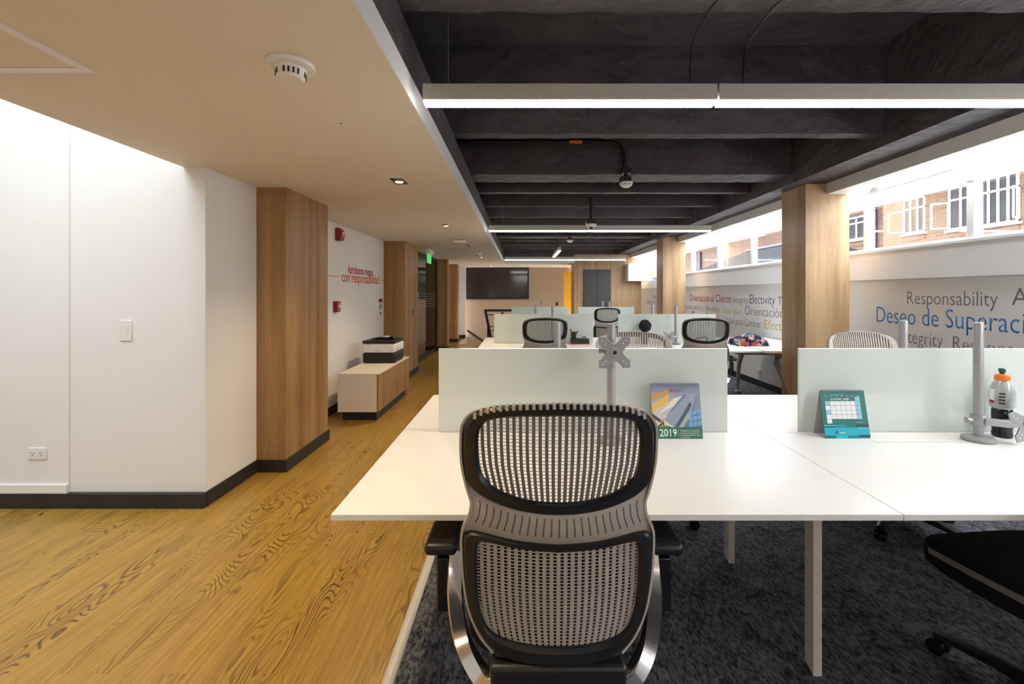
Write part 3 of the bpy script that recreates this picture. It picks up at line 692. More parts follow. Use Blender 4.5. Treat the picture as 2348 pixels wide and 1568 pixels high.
desk('white desk against the stair side in the farthest row, screened off', -0.36, 1.06, 9.32, 10.04, [(0.1, 9.7), (1.0, 9.7)])
desk('white desk nearest the dark cabinet doors, screened off', 1.06, 2.45, 9.32, 10.04, [(2.2, 9.7)])
def screen(label, x0, x1, y, zt):
    t = thing('desk_screen', label, 'screen', ((x0+x1)/2, y, ZD), 0, 'frosted glass desk screens'); h = (x1-x0)/2
    MB().box(-h, h, -0.006, 0.006, 0.001, zt-ZD).build('glass_panel', M['screen'], t, smooth=0, bevel=0.0015, seg=1)
    g = MB()
    for s in (-0.6*h, 0.6*h): g.box(s-0.02, s+0.02, 0.0065, 0.02, 0.0, 0.05)
    g.build('clamp', M['silver'], t, smooth=0)
screen('frosted glass screen behind the tower-picture calendar and nearest chair', -0.374, 0.935, 2.066, 1.12)
screen('frosted glass screen behind the green calendar and the sports bottle', 1.258, 2.568, 2.066, 1.12)
screen('frosted glass screen behind the pen cup', -0.34, 0.904, 5.714, 1.107)
screen('frosted glass screen behind the dark pompom', 1.216, 2.443, 5.714, 1.107)
screen('small far frosted screen beside the stair rail', -0.197, 0.969, 9.32, 1.087)
screen('small far frosted screen in front of the dark cabinet doors', 1.167, 2.315, 9.32, 1.087)

# desk by the window wall with splayed legs
t = thing('meeting_table', 'white table with splayed silver legs under the coloured wall words', 'table', (3.07, 5.72, 0))
MB().box(-0.40, 0.415, -0.775, 0.75, ZD-0.026, ZD).build('tabletop', M['desk'], t, smooth=0, bevel=0.002)
g = MB(); g.box(-0.36, 0.10, -0.05, 0.05, 0.60, 0.66); g.box(0.0, 0.06, -0.30, 0.30, 0.66, ZD-0.026); g.build('under_beam', M['leg'], t, bevel=0.004)
S = [(-0.022,-0.03),(0.022,-0.03),(0.022,0.03),(-0.022,0.03)]
def tleg(P, foot):
    g = MB(); g.tube(P, [1.0]*(len(P)-1)+[0.55], sec=S, ref=(0,0,1)); L = g.build('leg', M['leg'], t, bevel=0.006)
    MB().lathe([(0.034,0.004),(0.036,0.012),(0.02,0.022)], c=foot, n=20).build('foot', M['white'], L)

tleg(catmull([(0.05,-0.68,0.705),(0.05,-0.25,0.625),(0.05,-0.14,0.55),(0.05,-0.30,0.36),(0.05,-0.62,0.014)], 16), (0.05,-0.62,0.0))
tleg(catmull([(-0.09,0.28,0.70),(-0.10,0.45,0.48),(-0.07,0.57,0.22),(-0.05,0.62,0.014)], 10), (-0.05,0.62,0.0))

# ------------------------------------------------------------------ monitor arms
def xplate(g, c, tilt=0.0, s=0.064):
    pts = []
    for q in range(4):
        a = q*PI/2
        R = lambda x, y: (x*math.cos(a)-y*math.sin(a), x*math.sin(a)+y*math.cos(a))
        for p in ((1.0*s, 0.50*s), (1.0*s, 1.0*s), (0.50*s, 1.0*s)): pts.append(R(*p))
        for k in range(9):
            x = 0.46*(1-k/4); pts.append(R(x*s, (0.43+math.sqrt(x*x+0.010))*s))
    # remove the tail point shared with the next quadrant
    n = len(pts); P = []
    ct, st = math.cos(tilt), math.sin(tilt)
    for dy in (-0.003, 0.003):
        for x, z in pts: P.append((c[0]+x*ct-z*st, c[1]+dy, c[2]+x*st+z*ct))
    g.add(P, [tuple(range(n-1,-1,-1)), tuple(range(n,2*n))] + [(i,(i+1)%n,n+(i+1)%n,n+i) for i in range(n)])
def monitor_arm(label, loc, h, head=None, tilt=0.0, dx=0.0):
    t = thing('monitor_arm', label, 'monitor arm', (loc[0], loc[1], ZD), 0, 'silver monitor arms')
    g = MB(); g.lathe([(0.055,0.0006),(0.058,0.004),(0.056,0.014),(0.045,0.020),(0.022,0.024)], n=32); g.build('base_plate', M['silver'], t)
    MB().lathe([(0.0175,0.02),(0.0175,h-0.002),(0.0165,h)], n=28).build('pole', M['silver'], t)
    if head is not None:
        z = head; g = MB(); g.lathe([(0.027,z-0.022),(0.029,z-0.018),(0.029,z+0.018),(0.027,z+0.022)], n=28); g.cyl((-0.030,0,z), (-0.052,0,z), 0.012, n=14)
        g.build('collar', M['silver'], t)
        g = MB(); q = Vector((dx, -0.055 if dx == 0 else -0.045, z)); g.tube([(0, -0.02, z), (dx*0.5, -0.042, z-0.004), q], 1.0, sec=[(-0.016,-0.014),(0.016,-0.014),(0.016,0.014),(-0.016,0.014)], ref=(0,0,1)); g.cyl(q+Vector((0,0.02,0)), q+Vector((0,-0.008,0)), 0.026, n=24)
        g.build('link_arm', M['silver'], t, bevel=0.003)
        g = MB(); c = q+Vector((0,-0.012,0)); xplate(g, c, tilt)
        pl = g.build('mount_plate', M['silver'], t, smooth=0.4, bevel=0.0012, seg=1)
        g = MB(); g.cyl(c+Vector((0,-0.003,0)), c+Vector((0,-0.008,0)), 0.021, 0.018, n=24); g.build('hub', M['silver'], pl)
        g = MB(); g.cyl(c+Vector((0,-0.008,0)), c+Vector((0,-0.0095,0)), 0.008, n=16); g.build('bolt', M['dark'], pl)
        g = MB(); ct, st = math.cos(tilt), math.sin(tilt)
        for sx_, sz in ((1,1),(1,-1),(-1,1),(-1,-1)):
            for e in (0.048, 0.036):
                x, z_ = sx_*e, sz*e; p = c+Vector((x*ct-z_*st, -0.0032, x*st+z_*ct)); g.cyl(p, p+Vector((0,-0.0006,0)), 0.003, n=10)
        g.build('screw_holes', M['white'], pl)
    return t
monitor_arm('silver monitor arm holding an X-shaped plate up high, behind the nearest chair', (0.381, 1.925), 0.50, head=0.388, tilt=0.02)
monitor_arm('bare silver monitor pole behind the nearest screen, on the corridor side', (0.172, 2.16), 0.494)
monitor_arm('silver monitor arm with its X-shaped plate lowered, in front of the sports bottle', (1.955, 1.945), 0.505, head=0.088, tilt=0.3, dx=0.145)
monitor_arm('bare silver monitor pole behind the screen with the green calendar', (1.84, 2.19), 0.497)
monitor_arm('thin silver monitor pole in front of the second row screen, next to the pen cup', (0.387, 5.60), 0.478)
monitor_arm('bare silver monitor pole behind the second row screen, on the stair side', (0.188, 5.86), 0.480)
monitor_arm('silver monitor arm with a lowered X-shaped plate beside the dark pompom', (1.905, 5.60), 0.478, head=0.095, tilt=0.1, dx=-0.10)
monitor_arm('bare silver monitor pole in front of the far wooden column, second row', (1.70, 5.88), 0.482)
monitor_arm('tiny far silver pole below the interior window', (0.425, 9.45), 0.472)
monitor_arm('tiny far silver pole in front of the dark doors, nearer their meeting line', (1.685, 9.42), 0.470)
monitor_arm('tiny far silver pole in front of the dark doors, nearer their hinge edge', (1.84, 9.5), 0.455)

# ------------------------------------------------------------------ desk calendars
def panel_frame(x, y0, w, y1, h):        # front page: foot line at y0, ridge at y1; returns map (u, v) -> point
    uy = Vector((0, y1-y0, h)).normalized(); nz = Vector((1,0,0)).cross(uy); L = math.hypot(y1-y0, h)
    return uy, nz, L
def calendar(label, loc, w, h, d, page_col, side_col):
    t = thing('desk_calendar', label, 'calendar', (loc[0], loc[1], ZD), 0, 'tent desk calendars')
    uy, nz, L = panel_frame(0, 0, w, d, h); uy2 = Vector((0, -d, h)).normalized()
    def card(o, u, name, m):
        g = MB(); th = Vector((0,1,0))*0.0012; A = Vector(o); B = A+Vector((w,0,0)); C = B+u*L; D = A+u*L
        g.add([A, B, C, D, A+th, B+th, C+th, D+th], [(0,1,2,3),(4,7,6,5),(0,4,5,1),(1,5,6,2),(2,6,7,3),(3,7,4,0)]); return g.build(name, m, t, smooth=0)
    fp = card((-w/2, 0, 0.0), uy, 'front_page', page_col); card((-w/2, 2*d, 0.0), uy2, 'back_page', side_col)
    g = MB(); g.box(-w/2, w/2, 0.0, 2*d, 0.0, 0.0012); g.build('fold_base', side_col, t, smooth=0)
    g = MB(); n = int(w/0.0085)
    for i in range(n):
        x = -w/2+0.012+(w-0.024)*i/(n-1); c = Vector((x, d, h-0.004))
        g.tube([c+Vector((0.0016*math.sin(a), 0.0075*math.cos(a), 0.0075*math.sin(a))) for a in [2*PI*k/12 for k in range(12)]], 0.0009, n=5, closed=True)
    g.build('wire_binding', M['silver'], t)
    P = lambda u, v, e=0.0008: tuple(Vector((-w/2, 0, 0)) + Vector((u*w,0,0)) + uy*(v*L) - nz*0 + nz*(e))
    return t, P, Vector((1,0,0)), uy, nz, L, w
def polys(t, P, name, items, parent=None):
    g = MB(); ms = []; layer = 0.0006
    for c, pts in items:
        m = tmat('print_%02x%02x%02x' % tuple(int(255*min(1, x)) for x in c), c)
        if m not in ms: ms.append(m)
        g.add([P(u, v, layer) for u, v in pts], [tuple(range(len(pts)))], ms.index(m)); layer += 0.000012
    return g.build(name, ms, t if parent is None else parent, smooth=0)
R4 = lambda a, b, c, d: [(a,b),(c,b),(c,d),(a,d)]
wht = tmat('white', (0.85,0.85,0.85)); card_w = mat('calendar_card', (0.66,0.62,0.58), 0.6, noise=0.02)
t, P, ux, uy, nz, L, w = calendar('tower-picture desk calendar with a dark green 2019 strip, behind the nearest chair', (0.678, 1.966), 0.215, 0.232, 0.042, mat('calendar_sky', (0.58,0.62,0.70), 0.4, noise=0.15, nscale=9), card_w)
it = []
for k in range(10):                       # printed evening sky
    f = k/9; it.append(((0.72-0.50*f, 0.66-0.42*f, 0.64-0.28*f), [(0.0,0.2+0.08*k),(1,0.2+0.08*k-0.02),(1,0.2+0.08*(k+1)),(0,0.2+0.08*(k+1))]))
it += [((0.80,0.74,0.66), [(0.1,0.42),(0.62,0.66),(0.72,0.80),(0.45,0.72)]),
 ((0.80,0.50,0.12), [(0.0,0.62),(0.36,0.80),(0.36,0.66),(0.02,0.44)]), ((0.62,0.33,0.08), [(0.0,0.80),(0.34,0.87),(0.38,0.80),(0.0,0.70)]), ((0.70,0.56,0.42), [(0.02,0.50),(0.36,0.66),(0.36,0.62),(0.05,0.44)]),
 ((0.08,0.05,0.08), [(0.0,0.46),(0.24,0.30),(0.24,0.24),(0.0,0.38)]), ((0.45,0.28,0.06), [(0.16,0.36),(0.24,0.34),(0.24,0.28),(0.16,0.31)]),
 ((0.30,0.35,0.42), [(0.24,0.34),(0.70,0.80),(0.78,0.78),(0.84,0.66),(0.44,0.20)]), ((0.16,0.24,0.36), [(0.26,0.38),(0.66,0.80),(0.72,0.80),(0.72,0.76)]), ((0.07,0.10,0.16), [(0.44,0.20),(0.78,0.66),(0.82,0.62),(0.62,0.22)]), ((0.40,0.40,0.36), [(0.52,0.20),(0.80,0.56),(0.84,0.60),(0.66,0.20)]),
 ((0.14,0.20,0.28), [(0.78,0.44),(0.86,0.66),(0.88,0.62),(0.84,0.46)]), ((0.22,0.29,0.38), [(0.84,0.46),(0.88,0.74),(1.0,0.84),(1.0,0.52)]),
 ((0.10,0.20,0.36), [(0.62,0.20),(0.80,0.44),(1.0,0.54),(1.0,0.20)])]
for k in range(3):
    for j in range(3): it.append(((0.20,0.38,0.62), [(0.74+0.09*k,0.215+0.10*j+0.012*k),(0.815+0.09*k,0.215+0.10*j+0.02*k),(0.82+0.09*k,0.295+0.10*j+0.02*k),(0.745+0.09*k,0.295+0.10*j+0.012*k)]))
for k in range(9): it.append(((0.12,0.16,0.22), [(0.30+0.045*k,0.30+0.04*k),(0.305+0.045*k,0.30+0.04*k),(0.47+0.037*k,0.22+0.043*k),(0.465+0.037*k,0.22+0.043*k)]))
it += [((0.02,0.03,0.05), [(0.08,0.20),(0.16,0.27),(0.42,0.20)]), ((0.30,0.30,0.05), [(0.12,0.205),(0.2,0.26),(0.32,0.215)])]
it += [((0.02,0.16,0.085), R4(0,0.005,1,0.205)), ((0.75,0.80,0.75), R4(0.515,0.035,0.519,0.18))]
polys(t, P, 'cover_picture', it)
text('2019', 'year_lettering', wht, t, P(0.135,0.045,0.0016), ux, uy, 0.030, 0.074, 0.0004, weight=0.012)
for k, (s_, f) in enumerate((('Una empresa con el respaldo,', 0.385), ('la solidez y el compromiso', 0.41), ('que protege el patrimonio', 0.37), ('de nuestros clientes, socios', 0.42), ('y empleados.', 0.20))):
    text(s_, 'small_print', wht, t, P(0.555,0.150-0.031*k,0.0016), ux, uy, 0.0045, f*w, 0.0003)
g = MB(); rd = tmat('logo_red', (0.70,0.06,0.06))
def ell(cu, cv, a, b2, n=24): return [P(cu+a*math.cos(2*PI*k/n), cv+b2*math.sin(2*PI*k/n), 0.0016) for k in range(n)]
for a, b2 in ((0.040,0.032),(0.027,0.020),(0.013,0.009)):
    A, B = ell(0.425,0.868,a,b2), ell(0.425,0.868,a-0.008,b2-0.0065); g.add(A+B, [(k,(k+1)%24,24+(k+1)%24,24+k) for k in range(24)])
g.add([P(u,v,0.0016) for u, v in R4(0.372,0.862,0.388,0.872)]+[P(u,v,0.0016) for u, v in R4(0.462,0.862,0.478,0.872)], [(0,1,2,3),(4,5,6,7)])
g.build('red_emblem', rd, t, smooth=0)
text('CONFIANZA', 'emblem_lettering', tmat('slate', (0.10,0.10,0.14)), t, P(0.49,0.868,0.0016), ux, uy, 0.0058, 0.040, 0.0003)
text('SWISS RE', 'emblem_lettering', tmat('slate', (0.10,0.10,0.14)), t, P(0.525,0.838,0.0016), ux, uy, 0.0036, 0.018, 0.0003)
g = MB(); g.add(ell(0.50,0.842,0.010,0.010,12), [tuple(range(12))]); g.build('emblem_dot', tmat('slate', (0.10,0.10,0.14)), t, smooth=0)

t, P, ux, uy, nz, L, w = calendar('teal and green month-page desk calendar, beside the sports bottle', (1.417, 1.972), 0.196, 0.200, 0.040, mat('calendar_green', (0.012,0.16,0.135), 0.4, noise=0.05), mat('calendar_card_lilac', (0.60,0.56,0.60), 0.6, noise=0.02))
W_, B_, T_ = (0.80,0.78,0.82), (0.27,0.56,0.70), (0.0,0.42,0.55)
it = []
gx0, gy1, cw, chh = 0.085, 0.775, 0.1135, 0.094
for r_ in range(5):
    for k in range(7):
        if r_ == 4 and k > 0: continue
        c = B_ if k == 6 or (k == 0 and r_ in (0, 2)) else W_
        u0, v1 = gx0+cw*k, gy1-chh*r_; it.append((c, R4(u0+0.003, v1-chh+0.003, u0+cw-0.003, v1-0.003)))
it.append((B_, R4(gx0+6*cw+0.003, gy1+0.003, gx0+7*cw-0.003, gy1+chh-0.003)))
it += [(T_, R4(0.0,0.0,1,0.225)), ((0.15,0.50,0.55), R4(0.0,0.255,0.26,0.275)), ((0.0,0.05,0.10), R4(0.0,0.225,0.26,0.240)), ((0.0,0.30,0.42), R4(0.26,0.24,0.5,0.285)), ((0.02,0.06,0.08), R4(0.74,0.245,1.0,0.285)), ((0.20,0.52,0.52), R4(0.74,0.205,1.0,0.225)),
 ((0.0,0.14,0.17), R4(0,0,0.24,0.062)), ((0.0,0.50,0.60), R4(0.24,0,0.5,0.062)), ((0.0,0.22,0.28), R4(0.5,0,0.76,0.062)), ((0.02,0.05,0.07), R4(0.76,0.02,1,0.075)), ((0.0,0.35,0.36), R4(0.25,0.895,0.52,0.92))]
polys(t, P, 'month_page', it)
wh2 = tmat('offwhite', (0.75,0.80,0.76))
text('NOVIEMBRE', 'month_lettering', wh2, t, P(0.215,0.795,0.0020), ux, uy, 0.0082, 0.050, 0.0003); text('2020', 'month_lettering', wh2, t, P(0.495,0.795,0.0020), ux, uy, 0.0082, 0.025, 0.0003, weight=0.02)
for k, s_ in enumerate(('LUNES','MARTES','MIERC','JUEVES','VIERNES','SABADO','DOMINGO')): text(s_, 'weekday_lettering', wh2, t, P(0.10+0.118*k,0.875,0.0020), ux, uy, 0.0030, 0.011, 0.0003)
n = 0; gr = tmat('grey_num', (0.42,0.42,0.48))
for r_ in range(5):
    for k in range(7):
        if r_ == 4 and k > 0: continue
        n += 1; text(str(n+1), 'day_number', gr, t, P(gx0+cw*k+0.018, gy1-chh*r_-0.035, 0.0030), ux, uy, 0.0034, None, 0.0002)
g = MB(); g.add([P(u, v, 0.0030) for u, v in ((0.23,0.10),(0.26,0.165),(0.27,0.165),(0.25,0.11),(0.29,0.155),(0.30,0.15),(0.26,0.095))], [tuple(range(7))]); g.build('emblem', tmat('ink', (0.02,0.05,0.12)), t, smooth=0)
text('epsilon', 'emblem_lettering', wh2, t, P(0.325,0.105,0.0030), ux, uy, 0.0062, 0.027, 0.0003, weight=0.02)
text('seguros y servicios', 'small_print', wh2, t, P(0.70,0.325,0.0030), ux, uy, 0.0040, 0.030, 0.0003)
text('1', 'day_number', gr, t, P(gx0+cw*6+0.018, gy1+0.060, 0.0030), ux, uy, 0.0034, None, 0.0002)

# ------------------------------------------------------------------ hanging linear lamps
def lamp(label, x0, x1, y, z, joint, wires, along='x', slab=ZJ):
    t = thing('linear_lamp', label, 'lamp', (x0, y, z), 0, 'hanging linear lamps'); Lx = x1-x0
    parts = [(0, joint-x0-0.004), (joint-x0+0.004, Lx)] if joint else [(0, Lx)]
    for a, c in parts:
        g = MB()
        if along == 'x': g.box(a, c, -0.0275, 0.0275, 0.012, 0.080); h = MB().box(a+0.003, c-0.003, -0.0255, 0.0255, 0.0, 0.012)
        else: g.box(-0.0275, 0.0275, a, c, 0.012, 0.080); h = MB().box(-0.0255, 0.0255, a+0.003, c-0.003, 0.0, 0.012)
        g.build('housing', M['alu'], t, smooth=0, bevel=0.001, seg=1)
        h.build('diffuser', M['tube'], t, smooth=0)
    for wx, top in wires:
        g = MB(); p = (wx-x0, 0, 0.08) if along == 'x' else (0, wx, 0.08); g.cyl(p, (p[0], p[1], top-z), 0.0012, n=6); g.build('suspension_wire', M['silver'], t)
    return t
lamp('nearest hanging linear lamp, spanning the picture above the front desks', -0.413, 2.487, 1.936, EYE+0.80, 0.828, [(-0.31, ZS), (2.30, ZS)])
lamp('unseen hanging lamp added for fill light behind the camera, above the rear aisle', -0.413, 2.487, -2.04, EYE+0.80, 0.828, [(-0.31, ZS), (2.30, ZS)])  # unseen lamp, added to fill the room with light from behind
lamp('second hanging linear lamp, above the second desk row', -0.42, 2.463, 5.92, EYE+0.80, 0.89, [(-0.24, ZJ), (2.26, ZJ)])
lamp('farthest crosswise hanging linear lamp, before the wood clad wall', -0.40, 2.54, 11.05, EYE+0.80, 0.98, [(-0.30, ZS), (2.2, ZS)])
t = lamp('short linear lamp hanging lengthwise between the two far crosswise lamps', 0.745, 0.745+1.55, 8.82, EYE+0.815, None, [(0.1, ZS), (1.45, ZS)], along='y')
g = MB(); cb = M['blk']
for i, pts in enumerate((((0.722,1.936,EYE+0.886),(0.716,1.93,EYE+0.95),(0.728,1.92,EYE+1.068),(0.748,1.80,EYE+1.12),(0.775,1.66,EYE+1.128)), ((0.942,1.936,EYE+0.886),(0.945,1.93,EYE+0.95),(0.955,1.92,EYE+1.05),(0.99,1.80,EYE+1.12),(1.03,1.66,EYE+1.128)))):
    g = MB(); g.tube(catmull(pts, 24), 0.0042, n=8)
    tag(g.build('power_cord', M['blk']), ('black power cord dropping to the nearest lamp, corridor side of the lamp joint', 'black power cord dropping to the nearest lamp, window side of the lamp joint')[i], 'cord', 'lamp power cords')

# ------------------------------------------------------------------ detectors and fittings on the ceilings
def smoke(label, x, y, z, s=1.0):
    t = thing('smoke_detector', label, 'smoke detector', (x, y, z), 0, 'ceiling smoke detectors')
    MB().lathe([(0.078*s,0.0),(0.080*s,-0.006*s),(0.077*s,-0.015*s),(0.060*s,-0.018*s)], n=40).build('mount_ring', M['white'], t)
    b_ = MB().lathe([(0.052*s,-0.016*s),(0.050*s,-0.030*s),(0.047*s,-0.050*s),(0.040*s,-0.057*s),(0.01*s,-0.058*s)], n=40).build('head', M['white'], t)
    g = MB()
    for k in range(20):
        if k % 5 == 4: continue
        a = 2*PI*k/20; c, s_ = math.cos(a), math.sin(a); r0 = 0.0495*s
        g.obox((c*r0, s_*r0, -0.038*s), (c*0.0012, s_*0.0012, 0), (-s_*0.003*s, c*0.003*s, 0), (0,0,0.0095*s))
    g.build('vent_slots', M['dark'], b_, smooth=0)
    return t
smoke('large white smoke detector on the cream ceiling, nearest', -0.815, 1.61, ZC)
smoke('far smoke detector on the cream ceiling near the exit sign', -0.88, 9.3, ZC, 1.0)
t = thing('sensor_disc', 'small flat white sensor disc with two dots on the cream ceiling', 'sensor', (-0.865, 2.155, ZC))
MB().lathe([(0.034,0.0),(0.036,-0.003),(0.030,-0.006),(0.005,-0.0065)], n=28).build('cover', M['white'], t)
for sx_, m in ((-0.010, mat('led_yellow', (0.6,0.55,0.05), 0.4, noise=0.02)), (0.013, M['slot'])): MB().lathe([(0.005,-0.006),(0.004,-0.010),(0.001,-0.011)], c=(sx_,-0.004,0), n=12).build('indicator', m, t)
def downlight(label, x0, x1, y0, y1, lit):
    cx, cy = (x0+x1)/2, (y0+y1)/2; hx, hy = (x1-x0)/2, (y1-y0)/2
    t = thing('downlight', label, 'ceiling light', (cx, cy, ZC), 0, 'square ceiling downlights')
    g = MB(); f = 0.012
    g.box(-hx, hx, -hy, -hy+f, -0.004, 0.0); g.box(-hx, hx, hy-f, hy, -0.004, 0.0); g.box(-hx, -hx+f, -hy+f, hy-f, -0.004, 0.0); g.box(hx-f, hx, -hy+f, hy-f, -0.004, 0.0)
    g.build('frame', M['white'], t, smooth=0); MB().box(-hx+f, hx-f, -hy+f, hy-f, -0.0018, -0.0004).build('recess', M['dark'], t, smooth=0)
    MB().lathe([(0.036,-0.0018),(0.035,-0.006),(0.030,-0.007)], c=(0.0, 0.01, 0), n=28).build('lamp_ring', M['alu'], t)
    MB().lathe([(0.029,-0.0065),(0.027,-0.009),(0.004,-0.010)], c=(0.0,0.01,0), n=24).build('bulb', M['bulb'] if lit else M['white'], t)
    if lit:
        l = bpy.data.lights.new('downlight_beam', 'SPOT'); l.energy = SPOT_W if cy < 9 else SPOT_W*0.3; l.color = (1.0, 0.78, 0.48); l.spot_size = 2.1; l.spot_blend = 0.8; l.shadow_soft_size = 0.03
        o = bpy.data.objects.new('downlight_beam', l); COL.objects.link(o); o.location = (cx, cy, ZC-0.02)
SPOT_W = 42
downlight('added fill downlight overhead, just outside the picture', -0.943, -0.822, 0.98, 1.19, True)  # out of frame, added to brighten the corridor floor and ceiling
downlight('added square fill downlight behind the camera', -0.943, -0.822, -1.2, -0.99, True)  # second unseen fill light added for the corridor
downlight('lit square downlight nearest the camera, before the printer cabinet', -0.943, -0.822, 3.176, 3.39, True)
downlight('square downlight above the printer cabinet stretch of corridor', -0.945, -0.855, 5.31, 5.57, True)
downlight('unlit square downlight just past the white emergency lamp', -0.94, -0.85, 7.55, 7.95, False)
downlight('small lit downlight beside the far smoke detector', -0.95, -0.82, 9.95, 10.45, True)
downlight('farthest lit downlight in front of the interior window', -0.95, -0.82, 13.3, 13.6, True)
t = thing('emergency_lamp', 'white box emergency lamp on the corridor ceiling', 'emergency light', (-0.93, 6.95, ZC)); MB().box(-0.10, 0.085, -0.06, 0.06, -0.045, -0.006).build('body', M['white'], t, bevel=0.006); MB().box(-0.09, 0.075, -0.05, 0.05, -0.006, 0).build('mount_plate', M['dark'], t, smooth=0)
def hatch(label, x0, x1, y0, y1, f, drop):
    t = thing('ceiling_hatch', label, 'ceiling hatch', ((x0+x1)/2, (y0+y1)/2, ZC), 0, 'ceiling access hatches'); hx, hy = (x1-x0)/2, (y1-y0)/2; g = MB()
    g.box(-hx, hx, -hy, -hy+f, -drop, 0); g.box(-hx, hx, hy-f, hy, -drop, 0); g.box(-hx, -hx+f, -hy+f, hy-f, -drop, 0); g.box(hx-f, hx, -hy+f, hy-f, -drop, 0)
    g.build('frame', M['trim'] if f > 0.02 else M['soffit'], t, smooth=0); MB().box(-hx+f+0.003, hx-f-0.003, -hy+f+0.006, hy-f-0.003, -drop*0.4, 0).build('panel', M['ceil'], t, smooth=0)
hatch('white-framed ceiling hatch in the upper corner above the switch wall', -2.13, -1.557, 0.95, 1.665, 0.035, 0.004)
hatch('faint large ceiling hatch in front of the nearest wooden column', -1.70, -1.19, 3.19, 3.69, 0.007, 0.0025)
hatch('faint small ceiling hatch beside the nearest wooden column', -1.70, -1.48, 3.95, 4.27, 0.007, 0.0025)

def dome(label, x, y, zb, kind):
    t = thing('ceiling_detector', label, 'detector', (x, y, zb), 0, 'detectors on the black ceiling')
    if kind == 'flat':
        d = MB().lathe([(0.060,0.050),(0.062,0.040),(0.052,0.018),(0.030,0.002),(0.005,0.0)], n=28).build('dome', M['white'], t)
        g = MB()
        for s in (-0.016, 0.020): g.cyl((s,-0.052,0.030), (s,-0.040,0.026), 0.010, n=12)
        g.build('sensor_eyes', M['slot'], d)
        g = MB(); g.box(-0.055, 0.045, -0.03, 0.05, 0.05, 0.10); g.box(-0.04, 0.04, -0.035, 0.045, 0.13, 0.19); g.build('bracket', M['blk'], t, smooth=0, bevel=0.003); g = MB(); g.tube(catmull([(0.03,-0.02,0.19),(0.075,-0.03,0.17),(0.06,-0.035,0.12),(0.0,-0.035,0.10)], 16), 0.003, n=6); g.cyl((0,0.01,0.1),(0,0.01,0.13),0.02,n=10); g.build('wiring', M['blk'], t)
    else:
        MB().lathe([(0.062,0.065),(0.062,0.050),(0.050,0.035),(0.030,0.028)], n=28).build('dome', M['white'], t)
        MB().lathe([(0.028,0.030),(0.026,0.012),(0.015,0.002),(0.003,0.0)], n=20).build('lens', M['blkg'], t)
        MB().box(-0.062, 0.062, -0.05, 0.05, 0.065, 0.125).build('junction_box', M['blk'], t, smooth=0, bevel=0.003)
    return t
t = dome('white two-eyed detector under the conduit bend with the orange tape', 0.985, 4.27, EYE+0.99, 'flat')
g = MB(); g.tube([(-1.4,4.30,EYE+1.43),(-0.4,4.30,EYE+1.43),(0.75,4.30,EYE+1.432)] + catmull([(0.85,4.30,EYE+1.43),(0.93,4.295,EYE+1.40),(0.965,4.29,EYE+1.33),(0.972,4.285,EYE+1.17)], 12), 0.016, n=12)
c_ = thing('conduit', 'black conduit with an orange band along the concrete beam', 'conduit', (0,0,0)); g.build('pipe', M['blk'], c_)
MB().cyl((0.455,4.30,EYE+1.431), (0.575,4.30,EYE+1.431), 0.0175, n=16).build('tape_band', M['orange'], c_)
t = dome('white camera dome on a black drop pipe in front of the second lamp', 0.83, 5.40, EYE+0.755, 'cam')
g = MB(); g.cyl((0.0,0,0.125), (0.0,0,0.385), 0.020, n=14); g.build('drop_pipe', M['blk'], t)
dome('farthest small white two-eyed detector below a beam', 0.965, 9.0, EYE+1.01-0.01, 'flat')

# ------------------------------------------------------------------ fittings on the walls
t = thing('light_switch', 'white rocker light switch on the bright wall', 'light switch', (-2.535, 2.922, 1.13)); MB().box(-0.038, 0.038, -0.007, 0, -0.067, 0.067).build('plate', M['white'], t, bevel=0.003); g = MB(); g.add([(-0.018,-0.007,-0.034),(0.018,-0.007,-0.034),(0.018,-0.010,0.034),(-0.018,-0.010,0.034),(-0.018,-0.004,-0.034),(0.018,-0.004,-0.034),(0.018,-0.004,0.034),(-0.018,-0.004,0.034)], [(0,1,2,3),(4,5,6,7),(0,1,5,4),(1,2,6,5),(2,3,7,6),(3,0,4,7)]); g.build('rocker', M['white'], t, smooth=0)
def outlet(label, loc, rz, w=0.058, h=0.038):
    t = thing('wall_outlet', label, 'outlet', loc, rz, 'wall outlets'); MB().box(-w, w, -0.008, 0, -h, h).build('plate', M['white'], t, bevel=0.003)
    for s in (-0.45*w, 0.45*w):
        g = MB(); g.box(s-0.018, s+0.018, -0.0095, -0.008, -0.02, 0.02); sk = g.build('socket', M['white'], t, bevel=0.002)
        g = MB()
        for q in (-0.007, 0.007): g.box(s+q-0.0015, s+q+0.0015, -0.010, -0.0094, 0.0, 0.011)
        g.box(s-0.003, s+0.003, -0.010, -0.0094, -0.012, -0.006); g.build('slots', M['slot'], sk, smooth=0)
    return t
outlet('white double outlet low on the bright wall', (-3.09, 2.910, 0.345), 0)
outlet('white double outlet below the window-side table', (3.5, 6.69, 0.22), -PI/2)
t = thing('alarm_strobe', 'red alarm strobe high on the slogan wall', 'alarm', (-2.146, 5.30, 2.05))
g = MB(); g.prism([(0,-0.075),(0.055,-0.070),(0.075,-0.02),(0.075,0.03),(0.045,0.075),(0,0.075)], 'y', -0.055, 0.055); g.build('housing', M['red'], t, bevel=0.006); MB().box(0.070, 0.082, -0.03, 0.03, 0.0, 0.03).build('lens', M['white'], t, bevel=0.004)
text('FIRE', 'printed_word', wht, t, (0.0765, -0.035, -0.022), (0,1,0), (0,0,1), 0.015, 0.07)
